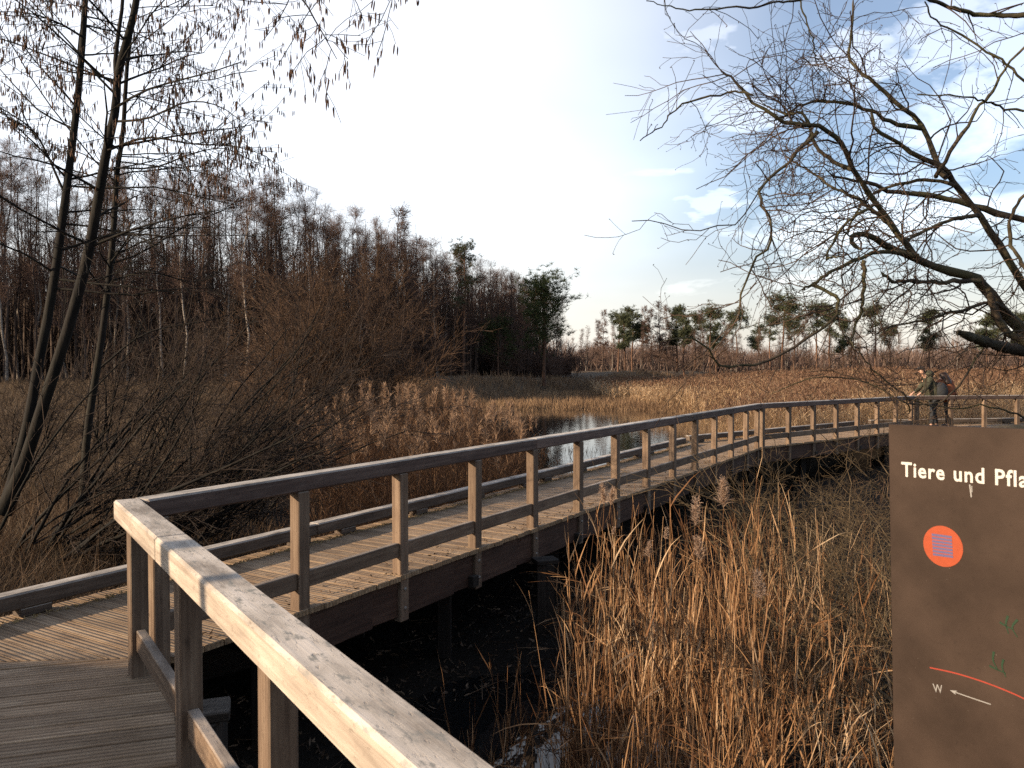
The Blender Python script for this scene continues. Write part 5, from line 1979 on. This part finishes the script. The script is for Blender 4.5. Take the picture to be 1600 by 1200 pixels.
# ------------------------------------------------------------------ the two people on the far boardwalk
def skin_mesh(name, pts, edges, mat, rt, sub=1, rootv=0):
    """One continuous surface grown round a skeleton; pts: (x, y, z, rx, ry)."""
    me = bpy.data.meshes.new(name)
    me.from_pydata([p[:3] for p in pts], edges, [])
    me.materials.append(mat)
    o = part(name, me, rt)
    md = o.modifiers.new('skin', 'SKIN')
    md.use_smooth_shade = True
    for i, p in enumerate(pts):
        v = me.skin_vertices[0].data[i]
        v.radius = (p[3], p[4] if len(p) > 4 else p[3])
        v.use_root = (i == rootv)
    sd = o.modifiers.new('subd', 'SUBSURF')
    sd.levels = sd.render_levels = sub
    return o


M_SKIN = plain('skin', (0.42, 0.25, 0.18), 0.55, 0.08)
M_OLIVE = plain('olive_cloth', (0.040, 0.040, 0.025), 0.8, 0.3, 14)
M_NAVY = plain('dark_cloth', (0.018, 0.020, 0.024), 0.8, 0.25, 14)
M_RUST = plain('rust_cloth', (0.21, 0.065, 0.026), 0.8, 0.3, 10)
M_TROUS = plain('brown_trousers', (0.06, 0.045, 0.035), 0.8, 0.2, 14)
M_HAIR = plain('dark_hair', (0.022, 0.012, 0.009), 0.5, 0.3, 40)
M_SHOE = plain('shoe_leather', (0.02, 0.015, 0.012), 0.5, 0.2)
M_CAP = plain('dark_cap', (0.014, 0.012, 0.012), 0.8, 0.2)


def ellipsoid(name, rt, c, r, mat, rz=0.0, cut=None, seg=16):
    u = np.linspace(0, 2 * math.pi, seg, endpoint=False)
    v = np.linspace(-math.pi / 2, math.pi / 2, 11)
    V = []
    for b_ in v:
        for a in u:
            x, y, z = math.cos(b_) * math.cos(a), math.cos(b_) * math.sin(a), math.sin(b_)
            if cut is not None and z < cut:
                z = cut
            V.append((c[0] + r[0] * x, c[1] + r[1] * y, c[2] + r[2] * z))
    Q = [(j * seg + i, j * seg + (i + 1) % seg, (j + 1) * seg + (i + 1) % seg, (j + 1) * seg + i) for j in range(10) for i in range(seg)]
    return part(name, mesh_np(name, np.array(V), np.array(Q), mat), rt)


def person(rt, hip, lean, head, hands, feet, jacket, trousers, coat_len=0.12, wide=1.0):
    """Adult figure; hip (x, y, z), lean = chest and neck offsets, local metres, z from the deck."""
    hx, hy, hz = hip
    (cx, cy, cz), (nx_, ny_, nz_) = lean
    pts, ed = [], []

    def P(*a):
        pts.append(a)
        return len(pts) - 1
    pelvis = P(hx, hy, hz, 0.15, 0.115)
    waist = P((hx * 2 + cx) / 3, (hy * 2 + cy) / 3, (hz * 2 + cz) / 3, 0.135, 0.10)
    chest = P(cx, cy, cz, 0.165, 0.115)
    neck = P(nx_, ny_, nz_, 0.062, 0.062)
    hd0 = P(*(np.array([nx_, ny_, nz_]) * 0.45 + np.array(head) * 0.55), 0.075, 0.07)
    hd = P(*head, 0.088, 0.075)
    fw = np.array(head) - np.array([nx_, ny_, nz_])
    top = P(head[0] + fw[0] * 0.25, head[1] + fw[1] * 0.25, head[2] + 0.075, 0.06, 0.055)
    ed += [(pelvis, waist), (waist, chest), (chest, neck), (neck, hd0), (hd0, hd), (hd, top)]
    jk = [(hx, hy, hz - coat_len, 0.20 * wide, 0.18 * wide), (hx, hy, hz + 0.05, 0.20 * wide, 0.18 * wide), (*pts[waist][:3], 0.20 * wide, 0.18 * wide), (cx, cy, cz, 0.21 * wide, 0.19 * wide), (nx_, ny_, nz_ - 0.03, 0.085, 0.085)]
    je = [(0, 1), (1, 2), (2, 3), (3, 4)]
    for s, (hxh, elb, sh) in enumerate(hands):
        i0 = P(*sh, 0.062)
        i1 = P(*elb, 0.045)
        i2 = P(*hxh, 0.028, 0.03)
        ed += [(chest, i0), (i0, i1), (i1, i2)]
        dv = nrm(np.array(hxh) - np.array(elb))
        sd = nrm(np.cross(dv, [0.1, 0.2, 1]))
        pm = np.array(hxh) + dv * 0.07
        i3 = P(*pm, 0.034, 0.02)
        ed.append((i2, i3))
        for f in range(4):
            o_ = (f - 1.5) * 0.018
            ln = (0.07, 0.082, 0.076, 0.058)[f]
            a1 = P(*(pm + dv * 0.035 + sd * o_ * 1.2), 0.0095)
            a2 = P(*(pm + dv * (0.035 + ln * 0.55) + sd * o_ * 1.3 - np.array([0, 0, 0.006])), 0.0088)
            a3 = P(*(pm + dv * (0.035 + ln) + sd * o_ * 1.35 - np.array([0, 0, 0.022])), 0.0075)
            ed += [(i3, a1), (a1, a2), (a2, a3)]
        t1 = P(*(pm - dv * 0.015 + sd * 0.045), 0.011)
        t2 = P(*(pm + dv * 0.03 + sd * 0.06), 0.0095)
        ed += [(i3, t1), (t1, t2)]
        k = len(jk)
        jk += [(*sh, 0.078), (*elb, 0.062), (*(np.array(hxh) * 0.93 + np.array(elb) * 0.07), 0.048)]
        je += [(3, k), (k, k + 1), (k + 1, k + 2)]
    tr = [(hx, hy, hz + 0.02, 0.155, 0.13)]
    te_ = []
    for fx, fy, kx, ky in feet:
        i0 = P(hx, hy + (0.09 if fy > hy else -0.09), hz - 0.06, 0.095)
        i1 = P(kx, ky, 0.49, 0.062)
        i2 = P(fx, fy, 0.09, 0.042)
        i3 = P(fx - 0.13, fy, 0.035, 0.035, 0.028)
        ed += [(pelvis, i0), (i0, i1), (i1, i2), (i2, i3)]
        k = len(tr)
        tr += [(*pts[i0][:3], 0.112), (kx, ky, 0.49, 0.082), (fx, fy, 0.10, 0.066)]
        te_ += [(0, k), (k, k + 1), (k + 1, k + 2)]
        ellipsoid('shoe', rt, (fx - 0.06, fy, 0.048), (0.15, 0.055, 0.05), M_SHOE, cut=-0.9)
    skin_mesh('body', pts, ed, M_SKIN, rt, 1)
    skin_mesh('jacket', jk, je, jacket, rt, 2, 2)
    skin_mesh('trousers', tr, te_, trousers, rt, 2)
    return rt


def deck_at(u, inside):
    """Deck point just inside the farthest railing, seen at photo column u."""
    r_ = (u - 800) / F_PX
    tt_ = (r_ * C3[1] - C3[0]) / (D3[0] - r_ * D3[1])
    p = C3 + D3 * tt_ - N3 * (0.14 + inside)
    return p * 1.0


q = deck_at(1461, 0.34)
q[0] += 0.30 * (1461 - 800) / F_PX
pa = root('person', (q[0], q[1], 0.002), 'person in olive jacket and dark cap leaning on the far railing, looking left', 'person', None)
person(pa, (0.17, 0.0, 0.93), ((0.00, -0.02, 1.36), (-0.13, -0.02, 1.53)), (-0.235, -0.03, 1.64),
       [((-0.40, -0.30, 1.00), (-0.24, -0.26, 1.10), (-0.03, -0.20, 1.42)), ((-0.36, 0.12, 1.02), (-0.16, 0.22, 1.12), (0.0, 0.17, 1.42))],
       [(0.05, -0.10, 0.08, -0.11), (0.30, 0.11, 0.20, 0.11)], M_OLIVE, M_NAVY, 0.20, 1.1)
ellipsoid('hood', pa, (0.0, -0.02, 1.555), (0.135, 0.14, 0.12), M_OLIVE)
ellipsoid('cap', pa, (-0.235, -0.03, 1.715), (0.105, 0.092, 0.07), M_CAP, cut=-0.35)
ellipsoid('cap_brim', pa, (-0.34, -0.03, 1.70), (0.075, 0.075, 0.012), M_CAP)
ellipsoid('hair', pa, (-0.195, -0.03, 1.65), (0.075, 0.082, 0.075), M_HAIR)
ellipsoid('nose', pa, (-0.325, -0.03, 1.635), (0.022, 0.012, 0.018), M_SKIN)
ellipsoid('ear', pa, (-0.225, -0.115, 1.64), (0.018, 0.008, 0.03), M_SKIN)
for dy in (-0.065, 0.005):
    ellipsoid('eye', pa, (-0.312, dy, 1.665), (0.010, 0.012, 0.009), M_HAIR)
ellipsoid('mouth', pa, (-0.312, -0.03, 1.60), (0.010, 0.022, 0.005), plain('lip', (0.25, 0.09, 0.07), 0.5))
bag = root('backpack', (q[0] + 0.24, q[1] - 0.04, 1.0), 'dark backpack on the back of the person in the olive jacket', 'backpack')
skin_mesh('bag_body', [(0.06, -0.08, -0.12, 0.19, 0.19), (0.06, -0.10, 0.10, 0.22, 0.20), (-0.02, -0.06, 0.34, 0.15, 0.15)], [(0, 1), (1, 2)], M_NAVY, bag, 2)
for dy in (-0.12, 0.12):
    P = smooth_line([(-0.06, dy, 0.44), (-0.22, dy * 1.1, 0.45), (-0.34, dy * 1.15, 0.30), (-0.24, dy * 1.2, 0.08), (-0.02, dy, 0.0)], 12)
    bq = Buf()
    bq.add(*tubes(P[None], np.full((1, 12), 0.018), 5))
    part('strap', bq.mesh('strap', M_NAVY), bag)
q = deck_at(1490, 0.40)
q[0] += 0.30 * (1490 - 800) / F_PX
pb = root('person', (q[0], q[1], 0.002), 'person in rust brown jacket with long dark hair, bending over beside the olive jacket', 'person')
person(pb, (0.10, 0.02, 0.90), ((0.0, 0.05, 1.28), (-0.02, 0.10, 1.43)), (-0.02, 0.16, 1.52),
       [((-0.22, 0.10, 0.98), (-0.26, 0.02, 1.08), (-0.19, 0.05, 1.33)), ((0.24, 0.14, 0.98), (0.28, 0.05, 1.08), (0.19, 0.05, 1.33))],
       [(0.03, -0.09, 0.04, -0.09), (0.16, 0.10, 0.13, 0.10)], M_RUST, M_NAVY, 0.20, 1.22)
skin_mesh('hair', [(-0.02, 0.13, 1.57, 0.10, 0.095), (-0.0, 0.06, 1.48, 0.125, 0.10), (0.05, -0.05, 1.34, 0.13, 0.08), (0.10, -0.10, 1.18, 0.09, 0.05)], [(0, 1), (1, 2), (2, 3)], M_HAIR, pb, 2, 1)
#APPEND
